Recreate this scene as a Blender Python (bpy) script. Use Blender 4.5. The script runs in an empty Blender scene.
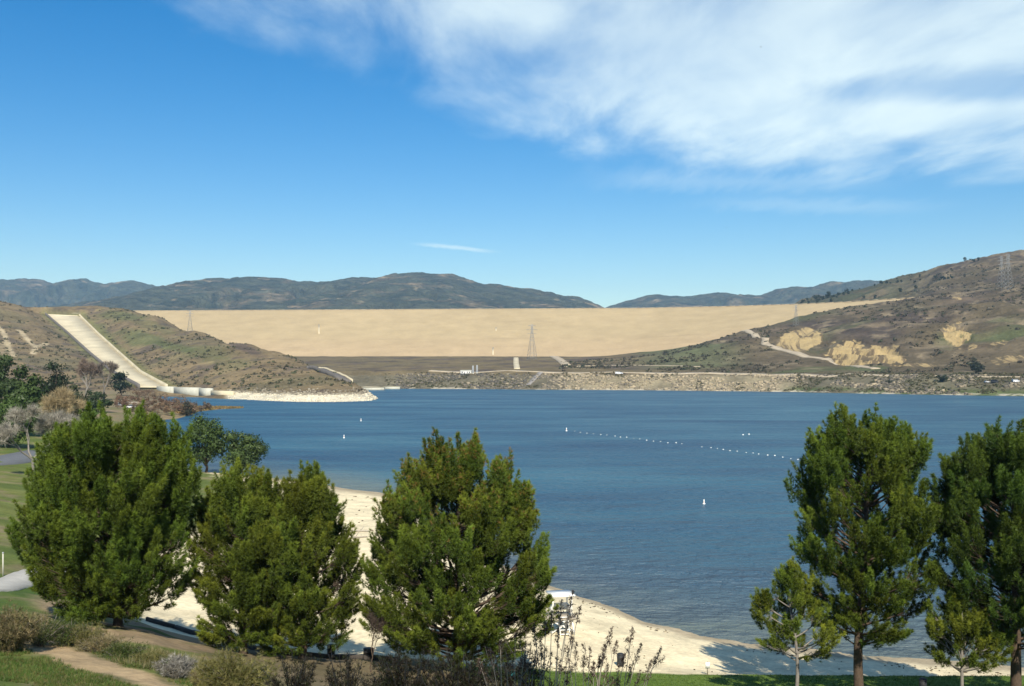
import bpy, math, random
import numpy as np
from mathutils import Vector, Matrix

# ------------------------------------------------------------------ camera, sky, sun, exposure
SC = bpy.context.scene
COL = SC.collection
F = 1000.0            # focal length in pixels of a 1024 wide frame
HZ = 370.0            # picture row of the horizon
CZ = 20.0             # eye height above the lake
R = math.radians

cd = bpy.data.cameras.new('camera')
cam = bpy.data.objects.new('camera', cd)
COL.objects.link(cam)
cam.location = (0, 0, CZ)
cam.rotation_euler = (R(90), 0, 0)
cd.sensor_width = 36.0
cd.lens = 36.0 * F / 1024.0
cd.shift_y = (HZ - 343.0) / 1024.0
cd.clip_start = 0.1
cd.clip_end = 30000
SC.camera = cam

SUN_EL, SUN_AZ = 41.0, 174.0       # azimuth clockwise from +Y (view direction)
SUN_STR, SKY_STR, EXPO = 5.0, 0.08, 0.50
SC.view_settings.view_transform = 'Standard'
SC.view_settings.look = 'None'
SC.view_settings.gamma = 1.0
SC.view_settings.use_curve_mapping = False
SC.view_settings.exposure = EXPO

sl = bpy.data.lights.new('sun', 'SUN')
sl.energy = SUN_STR
sl.angle = R(0.5)
sl.color = (1.0, 0.93, 0.80)
sun = bpy.data.objects.new('sun', sl)
COL.objects.link(sun)
sd = Vector((math.sin(R(SUN_AZ)) * math.cos(R(SUN_EL)), math.cos(R(SUN_AZ)) * math.cos(R(SUN_EL)), math.sin(R(SUN_EL))))
sun.rotation_euler = sd.to_track_quat('Z', 'Y').to_euler()

world = bpy.data.worlds.new('World')
SC.world = world
world.use_nodes = True


class NT:
    """small helper to write node trees"""
    def __init__(self, tree):
        self.t = tree
        self.n = tree.nodes
        self.l = tree.links

    def node(self, typ, **kw):
        nd = self.n.new(typ)
        for k, v in kw.items():
            setattr(nd, k, v)
        return nd

    def put(self, sock, val):
        if hasattr(val, 'is_output'):
            self.l.new(val, sock)
        else:
            sock.default_value = val

    def math(self, op, a, b=None, c=None, clamp=False):
        nd = self.node('ShaderNodeMath', operation=op, use_clamp=clamp)
        self.put(nd.inputs[0], a)
        if b is not None: self.put(nd.inputs[1], b)
        if c is not None: self.put(nd.inputs[2], c)
        return nd.outputs[0]

    def smooth(self, v, lo, hi):
        nd = self.node('ShaderNodeMapRange', interpolation_type='SMOOTHSTEP')
        self.put(nd.inputs[0], v)
        nd.inputs[1].default_value = lo
        nd.inputs[2].default_value = hi
        return nd.outputs[0]

    def range(self, v, lo, hi, a, b):
        nd = self.node('ShaderNodeMapRange')
        self.put(nd.inputs[0], v)
        for i, q in enumerate((lo, hi, a, b)):
            nd.inputs[i + 1].default_value = q
        return nd.outputs[0]

    def mix(self, f, a, b, blend='MIX'):
        nd = self.node('ShaderNodeMix', data_type='RGBA', blend_type=blend)
        self.put(nd.inputs[0], f)
        self.put(nd.inputs[6], a if hasattr(a, 'is_output') else (*a, 1))
        self.put(nd.inputs[7], b if hasattr(b, 'is_output') else (*b, 1))
        return nd.outputs[2]

    def noise(self, vec, scale, detail=4, rough=0.55, dist=0.0):
        nd = self.node('ShaderNodeTexNoise')
        if vec is not None: self.l.new(vec, nd.inputs['Vector'])
        nd.inputs['Scale'].default_value = scale
        nd.inputs['Detail'].default_value = detail
        nd.inputs['Roughness'].default_value = rough
        nd.inputs['Distortion'].default_value = dist
        return nd.outputs['Fac']

    def mapping(self, vec, scale=(1, 1, 1), rot=(0, 0, 0)):
        nd = self.node('ShaderNodeMapping')
        self.l.new(vec, nd.inputs[0])
        nd.inputs['Rotation'].default_value = rot
        nd.inputs['Scale'].default_value = scale
        return nd.outputs[0]


def build_sky():
    w = NT(world.node_tree)
    bg = w.n['Background']
    sky = w.node('ShaderNodeTexSky', sky_type='NISHITA')
    sky.sun_disc = False
    sky.sun_elevation = R(SUN_EL)
    sky.sun_rotation = R(SUN_AZ)
    sky.air_density = 1.15
    sky.dust_density = 0.25
    sky.ozone_density = 2.5
    sky.altitude = 400
    hs = w.node('ShaderNodeHueSaturation')
    hs.inputs['Hue'].default_value = 0.504
    hs.inputs['Saturation'].default_value = 1.54
    hs.inputs['Value'].default_value = 1.09
    w.l.new(sky.outputs[0], hs.inputs['Color'])
    # thin high cloud: a sheet overhead, addressed by where the view ray meets it
    tc = w.node('ShaderNodeTexCoord')
    sp = w.node('ShaderNodeSeparateXYZ')
    w.l.new(tc.outputs['Generated'], sp.inputs[0])
    zz = w.math('MAXIMUM', sp.outputs[2], 0.03)
    X = w.math('DIVIDE', sp.outputs[0], zz)
    Y = w.math('DIVIDE', sp.outputs[1], zz)
    cb = w.node('ShaderNodeCombineXYZ')
    w.l.new(X, cb.inputs[0]); w.l.new(Y, cb.inputs[1])
    P = cb.outputs[0]
    big = w.noise(w.mapping(P, (0.9, 0.55, 1), (0, 0, R(-25))), 1.1, 3, 0.5)
    fine = w.noise(w.mapping(P, (1.0, 0.42, 1), (0, 0, R(-58))), 2.4, 10, 0.58, 0.30)
    wisp = w.noise(w.mapping(P, (1.6, 0.35, 1), (0, 0, R(-64))), 5.5, 8, 0.65, 0.9)
    # the sheet's left and far edges
    wob = w.math('MULTIPLY', w.math('SUBTRACT', fine, 0.5), 1.5)
    edge = w.math('SUBTRACT', w.math('SUBTRACT', X, w.math('MULTIPLY_ADD', Y, 0.50, -2.06)), 0.0)
    edge = w.math('ADD', edge, wob)
    left = w.smooth(edge, -0.25, 0.95)
    far = w.math('ADD', w.math('SUBTRACT', 5.15, Y), w.math('MULTIPLY', wob, 1.3))
    far = w.math('ADD', far, w.math('MULTIPLY', w.math('SUBTRACT', big, 0.5), 1.2))
    farm = w.smooth(far, -0.35, 1.25)
    body = w.math('ADD', w.math('MULTIPLY', w.smooth(fine, 0.25, 0.68), 0.30), w.math('MULTIPLY_ADD', w.smooth(big, 0.25, 0.60), 0.34, 0.36))
    # clear gap on the right of the sheet
    gx = w.math('DIVIDE', w.math('SUBTRACT', X, 1.75), 0.62)
    gy = w.math('DIVIDE', w.math('SUBTRACT', Y, 3.52), 0.26)
    gap = w.math('SQRT', w.math('ADD', w.math('MULTIPLY', gx, gx), w.math('MULTIPLY', gy, gy)))
    gapm = w.smooth(w.math('ADD', gap, w.math('MULTIPLY', wob, 0.9)), 0.35, 1.35)
    gapm = w.math('MULTIPLY_ADD', gapm, 0.5, 0.5)
    c = w.math('MULTIPLY', w.math('MULTIPLY', left, farm), w.math('MULTIPLY', body, gapm))
    # feathery near edge of the sheet overhead at upper left
    nearf = w.smooth(w.math('ADD', Y, w.math('MULTIPLY', wob, 0.5)), 1.5, 2.9)
    c = w.math('MULTIPLY', c, w.math('MULTIPLY', nearf, w.math('SUBTRACT', 1.0, w.smooth(X, 3.5, 7.0))))
    def streak(x0, y0, x1, y1, wd, k):
        dx, dy = x1 - x0, y1 - y0
        L2 = dx * dx + dy * dy
        t = w.math('ADD', w.math('MULTIPLY', w.math('SUBTRACT', X, x0), dx / L2), w.math('MULTIPLY', w.math('SUBTRACT', Y, y0), dy / L2))
        L = math.sqrt(L2)
        d = w.math('ADD', w.math('MULTIPLY', w.math('SUBTRACT', X, x0), -dy / L), w.math('MULTIPLY', w.math('SUBTRACT', Y, y0), dx / L))
        d = w.math('ABSOLUTE', w.math('ADD', d, w.math('MULTIPLY', w.math('SUBTRACT', wisp, 0.5), wd * 1.6)))
        a = w.math('SUBTRACT', 1.0, w.smooth(d, 0.0, wd))
        e = w.math('MULTIPLY', w.smooth(t, -0.05, 0.35), w.math('SUBTRACT', 1.0, w.smooth(t, 0.6, 1.05)))
        return w.math('MULTIPLY', w.math('MULTIPLY', a, e), k)
    c = w.math('ADD', c, streak(-0.78, 7.85, -0.10, 8.55, 0.16, 0.55))
    c = w.math('ADD', c, streak(1.0, 5.9, 2.75, 6.25, 0.42, 0.20))
    c = w.math('ADD', c, streak(0.3, 5.2, 2.2, 5.45, 0.45, 0.22))
    # thin unseen veil added overhead and behind to make the blue shade more neutral
    veil = w.math('MULTIPLY', w.math('SUBTRACT', 1.0, w.smooth(Y, 0.9, 2.3)), 0.12)
    c = w.math('MULTIPLY', w.math('MAXIMUM', c, veil), 0.81, clamp=True)
    out = w.mix(c, hs.outputs[0], (9.3, 10.6, 10.3))
    w.l.new(out, bg.inputs['Color'])
    bg.inputs['Strength'].default_value = SKY_STR


build_sky()

# ------------------------------------------------------------------ helpers
rng = np.random.default_rng(7)
random.seed(7)


def P(px, py, D):
    return np.array(((px - 512.0) / F * D, D, CZ + (HZ - py) / F * D))


def fbm(x, y, scale, octaves=4, seed=0, rough=0.5):
    """numpy value noise, about 0..1"""
    x = np.asarray(x, float) / scale
    y = np.asarray(y, float) / scale
    tot = np.zeros(np.broadcast(x, y).shape); amp = 1.0; norm = 0.0
    for o in range(octaves):
        xi = np.floor(x).astype(np.int64); yi = np.floor(y).astype(np.int64)
        fx = x - xi; fy = y - yi
        fx = fx * fx * (3 - 2 * fx); fy = fy * fy * (3 - 2 * fy)
        def h(a, b):
            n = (a * 374761393 + b * 668265263 + (seed + o * 31) * 974634777) & 0xFFFFFFFF
            n = ((n ^ (n >> 13)) * 1274126177) & 0xFFFFFFFF
            n = n ^ (n >> 16)
            return (n & 0xFFFF) / 65535.0
        v = (h(xi, yi) * (1 - fx) + h(xi + 1, yi) * fx) * (1 - fy) + (h(xi, yi + 1) * (1 - fx) + h(xi + 1, yi + 1) * fx) * fy
        tot += amp * v; norm += amp; amp *= rough
        x = x * 2.03 + 17.1; y = y * 2.03 + 9.7
    return tot / norm


def sst(v, a, b):
    t = np.clip((np.asarray(v, float) - a) / (b - a), 0, 1)
    return t * t * (3 - 2 * t)


def lerp3(a, b, m):
    return a * (1 - m[..., None]) + np.asarray(b, float) * m[..., None]


def mesh_obj(name, verts, faces, m, parent=None, cols=None, smooth=False, loc=None):
    """faces: (n,k) array or list of such arrays"""
    me = bpy.data.meshes.new(name)
    verts = np.asarray(verts, np.float32)
    fl = faces if isinstance(faces, list) else [faces]
    fl = [np.asarray(f, np.int32) for f in fl if len(f)]
    me.vertices.add(len(verts))
    me.vertices.foreach_set('co', verts.ravel())
    nl = sum(f.size for f in fl); nf = sum(len(f) for f in fl)
    me.loops.add(nl); me.polygons.add(nf)
    me.loops.foreach_set('vertex_index', np.concatenate([f.ravel() for f in fl]))
    tot = np.concatenate([np.full(len(f), f.shape[1], np.int32) for f in fl])
    st = np.concatenate([[0], np.cumsum(tot)[:-1]]).astype(np.int32)
    me.polygons.foreach_set('loop_start', st)
    me.polygons.foreach_set('loop_total', tot)
    if smooth: me.polygons.foreach_set('use_smooth', np.ones(nf, bool))
    me.update(calc_edges=True)
    if cols is not None:
        at = me.attributes.new('Col', 'FLOAT_COLOR', 'POINT')
        c4 = np.ones((len(verts), 4), np.float32)
        c4[:, :np.shape(cols)[1]] = cols
        at.data.foreach_set('color', c4.ravel())
    me.materials.append(m)
    o = bpy.data.objects.new(name, me)
    COL.objects.link(o)
    if parent is not None: o.parent = parent
    if loc is not None: o.location = loc
    return o


class MB:
    """collects boxes, tubes and loose faces that become ONE mesh object"""
    def __init__(self):
        self.v = []; self.f3 = []; self.f4 = []; self.n = 0

    def add(self, v, f):
        v = np.asarray(v, float).reshape(-1, 3)
        f = np.asarray(f, int)
        (self.f3 if f.shape[1] == 3 else self.f4).append(f + self.n)
        self.v.append(v); self.n += len(v)

    def box(self, c, s, rz=0.0, taper=1.0):
        x, y, z = np.asarray(s, float) / 2
        v = np.array([(-x, -y, -z), (x, -y, -z), (x, y, -z), (-x, y, -z), (-x * taper, -y * taper, z), (x * taper, -y * taper, z), (x * taper, y * taper, z), (-x * taper, y * taper, z)])
        cr, sr = math.cos(rz), math.sin(rz)
        v = v @ np.array([(cr, sr, 0), (-sr, cr, 0), (0, 0, 1)])
        self.add(v + np.asarray(c, float), [(0, 3, 2, 1), (4, 5, 6, 7), (0, 1, 5, 4), (1, 2, 6, 5), (2, 3, 7, 6), (3, 0, 4, 7)])

    def tube(self, pts, rad, n=6, cap=True):
        pts = np.asarray(pts, float); k = len(pts)
        rad = np.broadcast_to(np.asarray(rad, float), (k,))
        t = np.gradient(pts, axis=0)
        t /= np.linalg.norm(t, axis=1, keepdims=True) + 1e-9
        ref = np.array((0, 0, 1.0)) if abs(t[0][2]) < 0.9 else np.array((1.0, 0, 0))
        a = np.cross(t, ref); a /= np.linalg.norm(a, axis=1, keepdims=True) + 1e-9
        b = np.cross(t, a)
        th = np.arange(n) * 2 * math.pi / n
        ring = pts[:, None, :] + rad[:, None, None] * (np.cos(th)[None, :, None] * a[:, None, :] + np.sin(th)[None, :, None] * b[:, None, :])
        f = []
        for i in range(k - 1):
            for j in range(n):
                f.append((i * n + j, i * n + (j + 1) % n, (i + 1) * n + (j + 1) % n, (i + 1) * n + j))
        base = self.n
        self.add(ring.reshape(-1, 3), f)
        if cap:
            for e, i0 in ((0, 0), (k - 1, (k - 1) * n)):
                self.v.append(pts[e][None]); ci = self.n; self.n += 1
                self.f3.append(np.array([(base + i0 + j, base + i0 + (j + 1) % n, ci) if e else (base + i0 + (j + 1) % n, base + i0 + j, ci) for j in range(n)]))

    def lathe(self, prof, c=(0, 0, 0), n=16):
        prof = np.asarray(prof, float); k = len(prof)
        th = np.arange(n) * 2 * math.pi / n
        v = np.stack([prof[:, None, 0] * np.cos(th), prof[:, None, 0] * np.sin(th), np.repeat(prof[:, 1:2], n, 1)], -1)
        f = [(i * n + j, i * n + (j + 1) % n, (i + 1) * n + (j + 1) % n, (i + 1) * n + j) for i in range(k - 1) for j in range(n)]
        self.add(v.reshape(-1, 3) + np.asarray(c, float), f)

    def build(self, name, m, parent=None, smooth=False, loc=None):
        fs = []
        if self.f3: fs.append(np.concatenate(self.f3))
        if self.f4: fs.append(np.concatenate(self.f4))
        return mesh_obj(name, np.concatenate(self.v), fs, m, parent, smooth=smooth, loc=loc)


def tag(o, label, cat, group=None, kind=None):
    o['label'] = label; o['category'] = cat
    if group: o['group'] = group
    if kind: o['kind'] = kind
    return o


def thing(name, label, cat, loc=(0, 0, 0), rz=0.0, group=None):
    o = bpy.data.objects.new(name, None)
    COL.objects.link(o)
    o.location = [float(q) for q in loc]; o.rotation_euler = (0, 0, rz)
    o.empty_display_size = 0.5
    return tag(o, label, cat, group)


def dup(root, loc, rz=0.0, scale=1.0, label=None, group=None):
    r = root.copy(); COL.objects.link(r)
    r.location = [float(q) for q in loc]; r.rotation_euler = (0, 0, rz)
    r.scale = (scale, scale, scale) if not hasattr(scale, '__len__') else scale
    if label: r['label'] = label
    if group: r['group'] = group
    for ch in list(root.children):
        c = ch.copy(); COL.objects.link(c); c.parent = r
        for g in list(ch.children):
            d = g.copy(); COL.objects.link(d); d.parent = c
    return r


# ------------------------------------------------------------------ materials
def mat(name, color=(0.5, 0.5, 0.5), rough=0.8, var=0.15, scale=2.0, metal=0.0, bump=0.0):
    m = bpy.data.materials.new(name); m.use_nodes = True
    t = NT(m.node_tree); b = t.n['Principled BSDF']
    tc = t.node('ShaderNodeTexCoord').outputs['Object']
    n = t.noise(tc, scale, 5, 0.6)
    k = t.range(n, 0.25, 0.75, 1 - var, 1 + var)
    cmb = t.node('ShaderNodeCombineColor')
    for i in range(3): t.l.new(k, cmb.inputs[i])
    t.l.new(t.mix(1.0, color, cmb.outputs[0], 'MULTIPLY'), b.inputs['Base Color'])
    b.inputs['Roughness'].default_value = rough
    b.inputs['Metallic'].default_value = metal
    b.inputs['Specular IOR Level'].default_value = 0.25
    if bump:
        bp = t.node('ShaderNodeBump'); bp.inputs['Strength'].default_value = bump
        t.l.new(n, bp.inputs['Height']); t.l.new(bp.outputs[0], b.inputs['Normal'])
    return m


def mat_ground(name, s1, s2, var=0.28, bump=0.5, bscale=None, dist=0.3):
    """vertex colour of the ground times two scales of mottling"""
    m = bpy.data.materials.new(name); m.use_nodes = True
    t = NT(m.node_tree); b = t.n['Principled BSDF']
    at = t.node('ShaderNodeAttribute', attribute_name='Col')
    geo = t.node('ShaderNodeNewGeometry').outputs['Position']
    n1 = t.noise(geo, s1, 6, 0.62); n2 = t.noise(geo, s2, 5, 0.65)
    k = t.math('MULTIPLY', t.range(n1, 0.28, 0.72, 1 - var, 1 + var), t.range(n2, 0.28, 0.72, 1 - var * 0.8, 1 + var * 0.8))
    cmb = t.node('ShaderNodeCombineColor')
    for i in range(3): t.l.new(k, cmb.inputs[i])
    c = t.mix(1.0, at.outputs['Color'], cmb.outputs[0], 'MULTIPLY')
    t.l.new(c, b.inputs['Base Color'])
    b.inputs['Roughness'].default_value = 0.95
    b.inputs['Specular IOR Level'].default_value = 0.1
    bp = t.node('ShaderNodeBump'); bp.inputs['Strength'].default_value = bump
    bp.inputs['Distance'].default_value = dist
    t.l.new(n2 if bscale is None else t.noise(geo, bscale, 5, 0.6), bp.inputs['Height']); t.l.new(bp.outputs[0], b.inputs['Normal'])
    return m


def mat_hill(name):
    """ground colour, plus bare eroded earth wherever the alpha mask beats a rough noise"""
    m = mat_ground(name, 0.035, 0.22, 0.34, 0.8, 0.25, 2.0)
    t = NT(m.node_tree); b = t.n['Principled BSDF']
    old = b.inputs['Base Color'].links[0].from_socket
    at = t.node('ShaderNodeAttribute', attribute_name='Col')
    geo = t.node('ShaderNodeNewGeometry').outputs['Position']
    st = t.noise(t.mapping(geo, (0.12, 0.012, 0.05), (0, 0, R(6))), 1.0, 6, 0.65, 0.4)
    nf = t.noise(geo, 0.12, 6, 0.7)
    v = t.math('ADD', t.math('SUBTRACT', 1.0, at.outputs['Alpha']), t.math('ADD', t.math('MULTIPLY', t.math('SUBTRACT', st, 0.5), 1.7), t.math('MULTIPLY', t.math('SUBTRACT', nf, 0.5), 1.2)))
    k = t.smooth(v, 0.38, 0.74)
    c = t.mix(t.range(nf, 0.3, 0.7, 0.0, 1.0), (0.47, 0.35, 0.165), (0.34, 0.25, 0.12))
    c = t.mix(t.smooth(t.noise(t.mapping(t.mapping(geo, (1, 1, 1), (0, R(-36), 0)), (0.17, 0.002, 0.018)), 1.0, 4, 0.6, 0.4), 0.50, 0.60), c, (0.15, 0.11, 0.062))
    t.l.new(t.mix(t.math('MULTIPLY', k, 0.92), old, c), b.inputs['Base Color'])
    return m


def mat_leaf(name, trans=0.25):
    m = bpy.data.materials.new(name); m.use_nodes = True
    t = NT(m.node_tree)
    t.n.remove(t.n['Principled BSDF'])
    at = t.node('ShaderNodeAttribute', attribute_name='Col')
    geo = t.node('ShaderNodeTexCoord').outputs['Object']
    k = t.range(t.noise(geo, 0.9, 4, 0.6), 0.3, 0.7, 0.75, 1.25)
    cmb = t.node('ShaderNodeCombineColor')
    for i in range(3): t.l.new(k, cmb.inputs[i])
    c = t.mix(1.0, at.outputs['Color'], cmb.outputs[0], 'MULTIPLY')
    d = t.node('ShaderNodeBsdfDiffuse'); t.l.new(c, d.inputs[0])
    tr = t.node('ShaderNodeBsdfTranslucent'); t.l.new(c, tr.inputs[0])
    g = t.node('ShaderNodeBsdfGlossy'); g.inputs['Roughness'].default_value = 0.45
    g.inputs[0].default_value = (0.8, 0.85, 0.8, 1)
    m1 = t.node('ShaderNodeMixShader'); m1.inputs[0].default_value = trans
    t.l.new(d.outputs[0], m1.inputs[1]); t.l.new(tr.outputs[0], m1.inputs[2])
    m2 = t.node('ShaderNodeMixShader'); m2.inputs[0].default_value = 0.012
    t.l.new(m1.outputs[0], m2.inputs[1]); t.l.new(g.outputs[0], m2.inputs[2])
    t.l.new(m2.outputs[0], t.n['Material Output'].inputs[0])
    return m


def mat_water():
    m = bpy.data.materials.new('lake_water'); m.use_nodes = True
    t = NT(m.node_tree); b = t.n['Principled BSDF']
    at = t.node('ShaderNodeAttribute', attribute_name='Col')
    geo = t.node('ShaderNodeNewGeometry').outputs['Position']
    patch = t.noise(t.mapping(geo, (0.010, 0.030, 1)), 1.0, 5, 0.6, 0.4)
    t.l.new(t.mix(t.range(patch, 0.32, 0.68, 0.0, 0.65), at.outputs['Color'], (0.014, 0.052, 0.13)), b.inputs['Base Color'])
    b.inputs['IOR'].default_value = 1.33
    b.inputs['Specular IOR Level'].default_value = 0.5
    t.l.new(t.range(patch, 0.3, 0.7, 0.30, 0.42), b.inputs['Roughness'])
    w1 = t.noise(t.mapping(geo, (0.95, 1.3, 1), (0, 0, R(10))), 0.8, 4, 0.6, 0.35)
    w2 = t.noise(t.mapping(geo, (0.20, 0.32, 1), (0, 0, R(-6))), 1.0, 4, 0.6, 0.3)
    w3 = t.noise(t.mapping(geo, (0.06, 0.12, 1), (0, 0, R(4))), 1.0, 3, 0.6, 0.5)
    h = t.math('ADD', t.math('MULTIPLY_ADD', w3, 5.0, t.math('MULTIPLY', w1, 1.5)), t.math('MULTIPLY', w2, 3.0))
    bp = t.node('ShaderNodeBump')
    t.l.new(t.range(patch, 0.3, 0.7, 0.55, 1.0), bp.inputs['Strength'])
    bp.inputs['Distance'].default_value = 1.3
    t.l.new(h, bp.inputs['Height']); t.l.new(bp.outputs[0], b.inputs['Normal'])
    return m


M = dict(
    near=mat_ground('park_ground', 0.35, 3.0, 0.25, 0.6, 4.0, 0.08),
    hill=mat_hill('dry_hillside'),
    mount=mat_ground('far_mountain', 0.007, 0.03, 0.60, 1.0, 0.012, 60.0),
    damface=mat_ground('dam_rockfill', 0.03, 0.3, 0.09, 0.5, 0.5, 0.5),
    needle=mat_leaf('pine_needles', 0.10), leaf=mat_leaf('leaves', 0.25), twig=mat_leaf('dry_twigs', 0.05),
    bark=mat('pine_bark', (0.085, 0.060, 0.042), 0.95, 0.4, 6.0, bump=0.6),
    greybark=mat('grey_bark', (0.20, 0.18, 0.155), 0.95, 0.3, 5.0, bump=0.4),
    palebark=mat('pale_bark', (0.30, 0.25, 0.19), 0.95, 0.3, 5.0, bump=0.4),
    concrete=mat('pale_concrete', (0.53, 0.46, 0.31), 0.9, 0.22, 0.05),
    whitecon=mat('whitish_concrete', (0.46, 0.45, 0.37), 0.9, 0.18, 0.2),
    darkcon=mat('dark_concrete', (0.14, 0.125, 0.11), 0.9, 0.2, 0.2),  # dark tone; on the left spillway wall it stands in for shade
    kerb=mat('old_kerb', (0.055, 0.047, 0.04), 0.9, 0.3, 2.0),
    road=mat('dirt_road', (0.40, 0.33, 0.23), 0.95, 0.2, 0.15),
    greyroad=mat('grey_road', (0.25, 0.23, 0.21), 0.95, 0.15, 0.15),
    path=mat('park_path', (0.42, 0.40, 0.35), 0.9, 0.12, 1.5),
    asphalt=mat('asphalt', (0.13, 0.135, 0.14), 0.9, 0.15, 0.8),
    white=mat('white_paint', (0.80, 0.79, 0.74), 0.5, 0.08, 3.0),
    orange=mat('orange_band', (0.65, 0.22, 0.05), 0.5, 0.1, 3.0),
    steel=mat('galvanised_steel', (0.32, 0.33, 0.33), 0.6, 0.1, 1.0, 0.4),
    dark=mat('dark_metal', (0.028, 0.030, 0.032), 0.6, 0.3, 4.0),
    teal=mat('teal_plastic', (0.03, 0.20, 0.22), 0.5, 0.1, 4.0),
    timber=mat('weathered_timber', (0.33, 0.29, 0.23), 0.9, 0.25, 6.0),
    rock=mat_ground('riprap_rock', 0.3, 1.5, 0.3, 0.4, 1.0, 0.3),
    carwhite=mat('car_white', (0.75, 0.76, 0.78), 0.3, 0.04, 1.0),
    cargrey=mat('car_grey', (0.22, 0.23, 0.25), 0.3, 0.05, 1.0),
    cardark=mat('car_dark', (0.03, 0.032, 0.04), 0.3, 0.05, 1.0),
    glass=mat('tinted_glass', (0.02, 0.025, 0.03), 0.1, 0.05, 1.0),
    tyre=mat('tyre_rubber', (0.02, 0.02, 0.02), 0.9, 0.1, 5.0),
    bird=mat('dark_feathers', (0.025, 0.024, 0.026), 0.8, 0.2, 20.0),
    water=mat_water(),
)


# ------------------------------------------------------------------ terrain
class Polar:
    """a height sheet on a fan of columns seen from the look-out"""
    def __init__(self, cols, pxs, Ds, blur=2.0):
        self.px = np.asarray(pxs, float); self.D = np.asarray(Ds, float)
        keys = sorted(cols)
        prof = np.array([np.interp(self.D, [k[0] for k in cols[c]], [k[1] for k in cols[c]]) for c in keys])
        z = np.empty((len(self.px), len(self.D)))
        for j in range(len(self.D)):
            z[:, j] = np.interp(self.px, keys, prof[:, j])
        self.z = self.smooth(z, blur)
        self.refresh()

    @staticmethod
    def smooth(z, s):
        if s <= 0: return z
        r = int(3 * s); k = np.exp(-0.5 * (np.arange(-r, r + 1) / s) ** 2); k /= k.sum()
        for ax in (0, 1):
            pad = [(0, 0), (0, 0)]; pad[ax] = (r, r)
            zp = np.pad(z, pad, mode='edge')
            z = np.apply_along_axis(lambda v: np.convolve(v, k, 'valid'), ax, zp)
        return z

    def refresh(self):
        self.X = (self.px[:, None] - 512) / F * self.D[None, :]
        self.Y = np.repeat(self.D[None, :], len(self.px), 0)

    def py(self):
        return HZ - F * (self.z - CZ) / self.Y

    def h(self, x, y):
        x = np.asarray(x, float); y = np.asarray(y, float)
        p = np.interp(512 + F * x / np.maximum(y, 1e-3), self.px, np.arange(len(self.px)))
        d = np.interp(y, self.D, np.arange(len(self.D)))
        i = np.clip(p.astype(int), 0, len(self.px) - 2); j = np.clip(d.astype(int), 0, len(self.D) - 2)
        a = p - i; b = d - j
        z = self.z
        return (z[i, j] * (1 - a) + z[i + 1, j] * a) * (1 - b) + (z[i, j + 1] * (1 - a) + z[i + 1, j + 1] * a) * b

    def at(self, px, D):
        x = (px - 512) / F * D
        return np.array((x, D, float(self.h(x, D))))

    def mesh(self, name, m, cols, keep=None):
        n, k = self.z.shape
        v = np.stack([self.X, self.Y, self.z], -1).reshape(-1, 3)
        i = np.arange(n * k).reshape(n, k)
        f = np.stack([i[:-1, :-1], i[1:, :-1], i[1:, 1:], i[:-1, 1:]], -1).reshape(-1, 4)
        if keep is not None:
            kk = keep.reshape(n, k)
            q = (kk[:-1, :-1] | kk[1:, :-1] | kk[1:, 1:] | kk[:-1, 1:]).reshape(-1)
            f = f[q]
            used = np.zeros(n * k, bool); used[f.ravel()] = True
            re = np.cumsum(used) - 1
            v = v[used]; f = re[f]; cols = cols.reshape(-1, cols.shape[-1])[used]
        return mesh_obj(name, v, f, m, cols=cols.reshape(-1, cols.shape[-1]), smooth=True)


def Y2Z(D, y):
    return CZ + (HZ - y) / F * D


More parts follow.
